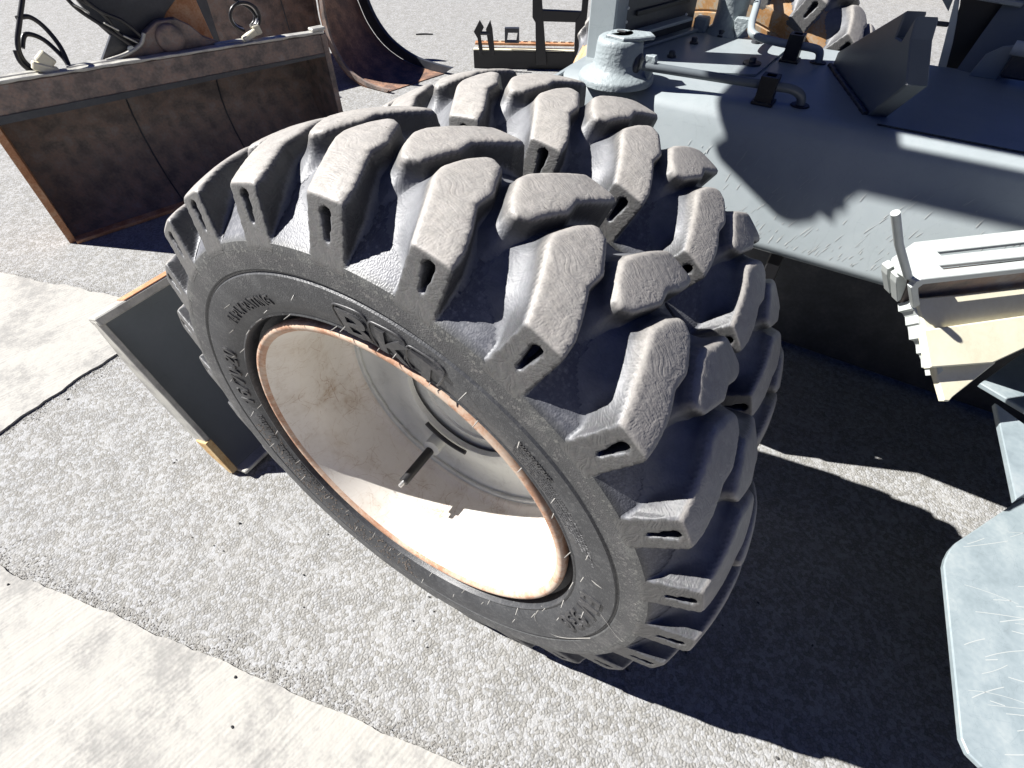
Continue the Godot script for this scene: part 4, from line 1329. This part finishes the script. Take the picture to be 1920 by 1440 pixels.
func build_small_bucket() -> void:
	var t := thing("narrow_bucket", "narrow dark steel bucket on end beside the front tyre, lower left edge rusty yellow", "bucket", Vector3(-.83, 0, .05))
	var o := Vector3(-.83, 0, .05)
	# mouth edge from the ground up to the lip, leaning back
	var low := Vector3(-.715, .012, .118) - o; var high := Vector3(-.905, .500, .128) - o
	var wid := Vector3(-.02, 0, -.52)
	var up := (high - low).normalized(); var len := (high - low).length()
	var n := wid.cross(up).normalized()
	if n.x < 0: n = -n
	var rows := []
	for i in 7:
		var l := PackedVector3Array()
		for p in [[.0, .0], [-.030, .10], [-.050, .25], [-.055, .45], [-.045, .65], [-.030, .82], [.0, 1.0]]:
			l.append(low + wid * (i / 6.0) + up * (p[1] * len) + n * p[0])
		rows.append(l)
	var g := G.new()
	g.sheet(rows, 0.01, n)
	var sh := part("shell", g, M.paint_dark, t)
	g = G.new()
	g.box(Transform3D(Basis(n, up, n.cross(up)), low + wid * 0.45 + up * len * .55 - n * .035), Vector3(.03, len * .8, .012), 0.002)
	part("rib", g, M.paint_dark, sh)
	g = G.new()
	g.box(Transform3D(Basis(n, up, n.cross(up)), low + wid * 0.55 + up * len * .86 - n * .02), Vector3(.012, .04, .03), 0.003)
	part("lug_plate", g, M.paint, sh)
	# side plate in two tones: painted above, bare rusty wear plate below
	var ez := wid.normalized()
	var fr := Transform3D(Basis(n, up, n.cross(up).normalized()), low - ez * 0.002)
	var sgn := 1.0 if fr.basis.z.dot(-ez) > 0 else -1.0
	g = G.new()
	g.prism(fr, pts([.004, len * .20, .004, len, -.022, len * 1.01, -.055, len * .80, -.075, len * .55, -.070, len * .30, -.055, len * .20]), .014 * sgn, 0.002)
	part("side_plate", g, M.worn, t)
	g = G.new()
	g.prism(fr, pts([.008, 0.0, .008, len * .235, -.05, len * .235, -.045, len * .12, -.015, -.004]), .019 * sgn, 0.002)
	part("wear_plate", g, M.rust_yellow, t)
	g = G.new()
	g.box(Transform3D(Basis(wid.normalized(), up, n), high + wid * 0.5 - n * .012), Vector3(.55, .022, .05), 0.003)
	part("lip", g, M.worn, t)
	g = G.new()
	g.box(Transform3D(Basis(wid.normalized(), up, n), high + wid * 0.35 + up * .0115 - n * .012), Vector3(.24, .004, .046), 0.001)
	part("rust_patch", g, M.rust_orange, t)
	g = G.new()
	g.box(Transform3D(Basis(wid.normalized(), up, n), low + wid * 0.5 + n * .02 - up * .004), Vector3(.53, .012, .06), 0.003)
	part("cutting_edge", g, M.worn, t)

func build_right_plates() -> void:
	var ex := Vector3(.7513, 0, -.66); var n := Vector3(.66, 0, .7513)
	var o := Vector3(.606, 0, -.45)
	# slotted top plate with folded rounded front, on a stack of cream plates
	var t := thing("slotted_step", "white slotted steel channel with rounded end, topmost of the cream stack", "bracket", Vector3(.64, .83, -.48))
	var back := -Vector3(.64, .83, -.48)
	var tp := func(y: float, b: float) -> Transform3D: return Transform3D(Basis(ex, -n, Vector3.UP), o + Vector3(0, y, 0) + n * b + back)
	var g := G.new()
	# top in strips, leaving the two slots open (x along the front, y away from it)
	g.prism(tp.call(.833, 0.0), pts([-.016, -.014, .46, -.008, .46, .006, .045, .006, .046, .016, .46, .012, .46, .040, .068, .040, .069, .050, .46, .052, .46, .086, .052, .082, -.012, .048, -.026, .016]), .006, 0.001)
	part("top_plate", g, M.white, t)
	g = G.new()
	g.prism(Transform3D(Basis(ex, Vector3.UP, n), o + back + n * .014), pts([.014, .782, -.008, .812, -.018, .826, -.016, .836, -.010, .841, .46, .838, .46, .830, .0, .830, -.004, .824, .004, .812, .022, .788]), -.010, 0.001)
	g.prism(Transform3D(Basis(ex, Vector3.UP, n), o + back - n * .012), pts([.008, .775, -.018, .815, -.024, .828, -.016, .834, -.006, .830, .016, .785]), -.016, 0.001)
	g.prism(Transform3D(Basis(ex, Vector3.UP, n), o + back - n * .034), pts([.010, .775, -.018, .815, -.024, .828, -.016, .834, -.006, .830, .018, .785]), -.016, 0.001)
	part("rounded_end", g, M.white, t)
	g = G.new()
	g.prism(Transform3D(Basis(ex, Vector3.UP, n), o + back - n * .010), pts([.012, .775, -.002, .832, .46, .832, .46, .775]), -.006, 0.0)
	part("channel_web", g, M.rust, t)  # dark material stands for the shade under the top lip
	g = G.new()
	g.tube(PackedVector3Array([o + ex * -.020 + Vector3(0, .838, 0) + back, o + ex * -.072 + Vector3(0, .90, 0) + back, o + ex * -.108 + Vector3(0, .952, 0) + back]), 0.0058, 12)
	part("lever", g, M.white, t)
	# sloping cream plates, each lower one further out
	var slope := Basis(ex, Vector3(-.5056, .6428, -.5755), Vector3(.4242, .766, .4829))
	var stack := [
		[pts([.022, .0, .30, -.006, .30, -.062, .034, -.060]), .0, .016, "cream steel plate directly under the slotted channel"],
		[pts([.016, -.052, .30, -.048, .30, -.055, .217, -.094, .127, -.118, .017, -.112]), .012, .014, "cream steel plate in the middle of the stack, largest face showing"],
		[pts([.041, -.108, .16, -.108, .152, -.120, .066, -.164, .058, -.170, .049, -.168]), -.006, .012, "cream steel plate at the bottom of the stack, ending in a point"]]
	for q in stack:
		g = G.new()
		g.prism(Transform3D(slope, slope.z * q[1]), q[0], -q[2], 0.002)
		var so := single("cream_plate", g, M.cream, q[3], "plate", "cream plates in the stack")
		so.position = o + Vector3(0, .790, 0)
	# layered left ends of the stack
	g = G.new()
	var np := PackedVector2Array()
	for k in 5:
		var dx: float = [.0, .003, -.001, .002, .001][k]
		np.append(Vector2(.016 + .006 * k + dx, -.002 - k * .024)); np.append(Vector2(.015 + .006 * k + dx, -.015 - k * .024)); np.append(Vector2(.021 + .006 * k, -.018 - k * .024))
	np.append(Vector2(.045, -.125)); np.append(Vector2(.055, -.12)); np.append(Vector2(.03, .0))
	g.prism(Transform3D(slope, slope.z * -.004), np, -.025, 0.001)
	var eo := single("notched_strip", g, M.white, "white notched strip down the left end of the cream stack", "strip")
	eo.position = o + Vector3(0, .790, 0)
	# the carrier they hang on, running back to the machine out of the picture
	g = G.new()
	g.box(Transform3D(Basis(ex, Vector3.UP, n), ex * .33 + Vector3(0, .80, 0) - n * .12), Vector3(.05, .06, .22), 0.006)
	var co := single("plate_carrier", g, M.dark, "dark arm carrying the stack of cream plates", "bracket")
	co.position = o
	# pale plates low at the right edge
	var pl := [["pale_plate", pts([.935, .004, .918, -.004, .909, -.02, .873, -.304, .875, -.322, .881, -.345, .89, -.366, 1.005, -.554, 1.086, -.674, 1.40, -.70, 1.40, .0, 1.069, .004]), .40, "large pale blue-grey plate with rounded corners, nearest at the lower right"],
		["pale_plate", pts([.839, -.532, 1.05, -.382, 1.05, -.30, .93, -.33, .88, -.339, .866, -.318]), .60, "narrow pale blue-grey plate behind the large pale plate"],
		["pale_plate", pts([.869, -.715, .994, -.964, 1.10, -.98, 1.10, -.60, .98, -.662]), .50, "pale blue-grey pointed plate under the cream stack"]]
	for i in 3:
		var q: Array = pl[i]
		var poly: PackedVector2Array = q[1]
		g = G.new()
		g.prism(lying(q[2]), poly, .012, 0.002)
		var po := single(q[0], g, M.paint_pale, q[3], "plate", "pale plates at the right")
		if i == 0:
			var rs := RandomNumberGenerator.new(); rs.seed = 19
			g = G.new()
			for k in 60:
				var c := Vector3(rs.randf_range(.90, 1.10), .4003, rs.randf_range(-.46, -.02))
				var an := rs.randf_range(-.9, -.2); var bend := rs.randf_range(-.05, .05); var w := rs.randf_range(.0003, .0007)
				for st in rs.randi_range(2, 9):
					var c2 := c + Vector3(cos(an), 0, sin(an)) * .010
					var sd := Vector3(-sin(an), 0, cos(an)) * w
					g.quad(c - sd, c2 - sd, c2 + sd, c + sd, Vector3.UP)
					c = c2; an += bend
			var sc := part("scratches", g, M.wear, po)
			sc.set_meta("kind", "stuff")
	g = G.new()
	g.box(Transform3D(Basis(), Vector3(1.28, .19, -.36)), Vector3(.14, .39, .5), 0.006)
	g.box(Transform3D(Basis(), Vector3(1.25, .47, -.60)), Vector3(.34, .04, .40), 0.006)
	single("plate_stand", g, M.dark, "dark stand under the pale plates at the right edge", "stand")

func build_litter() -> void:
	var rng := RandomNumberGenerator.new(); rng.seed = 8
	var g := G.new()
	for k in 70:
		var x := rng.randf_range(-1.6, .9); var z := rng.randf_range(-.4, .75)
		var s := rng.randf_range(.002, .0055)
		var b := Basis(Vector3(rng.randf() - .5, rng.randf() - .5, rng.randf() - .5).normalized(), rng.randf() * TAU)
		g.box(Transform3D(b, Vector3(x, .0012 + (0.006 if z > .40 - .22 * x + 0.02 else 0.0), z)), Vector3(s * 1.6, s * 1.1, s), s * .3)
	var o := structure("loose_grit", g, M.stone)
	o.set_meta("kind", "stuff")
	o.set_meta("label", "scattered dark grit on asphalt and concrete"); o.set_meta("category", "grit")
	g = G.new()
	g.tube(smooth_path([Vector3(-3.02, .004, -3.62), Vector3(-2.97, .007, -3.66), Vector3(-2.90, .004, -3.70)], 4), .006, 6)
	single("twig", g, M.stone, "small dark twig on the bright asphalt behind the curved bucket", "twig")
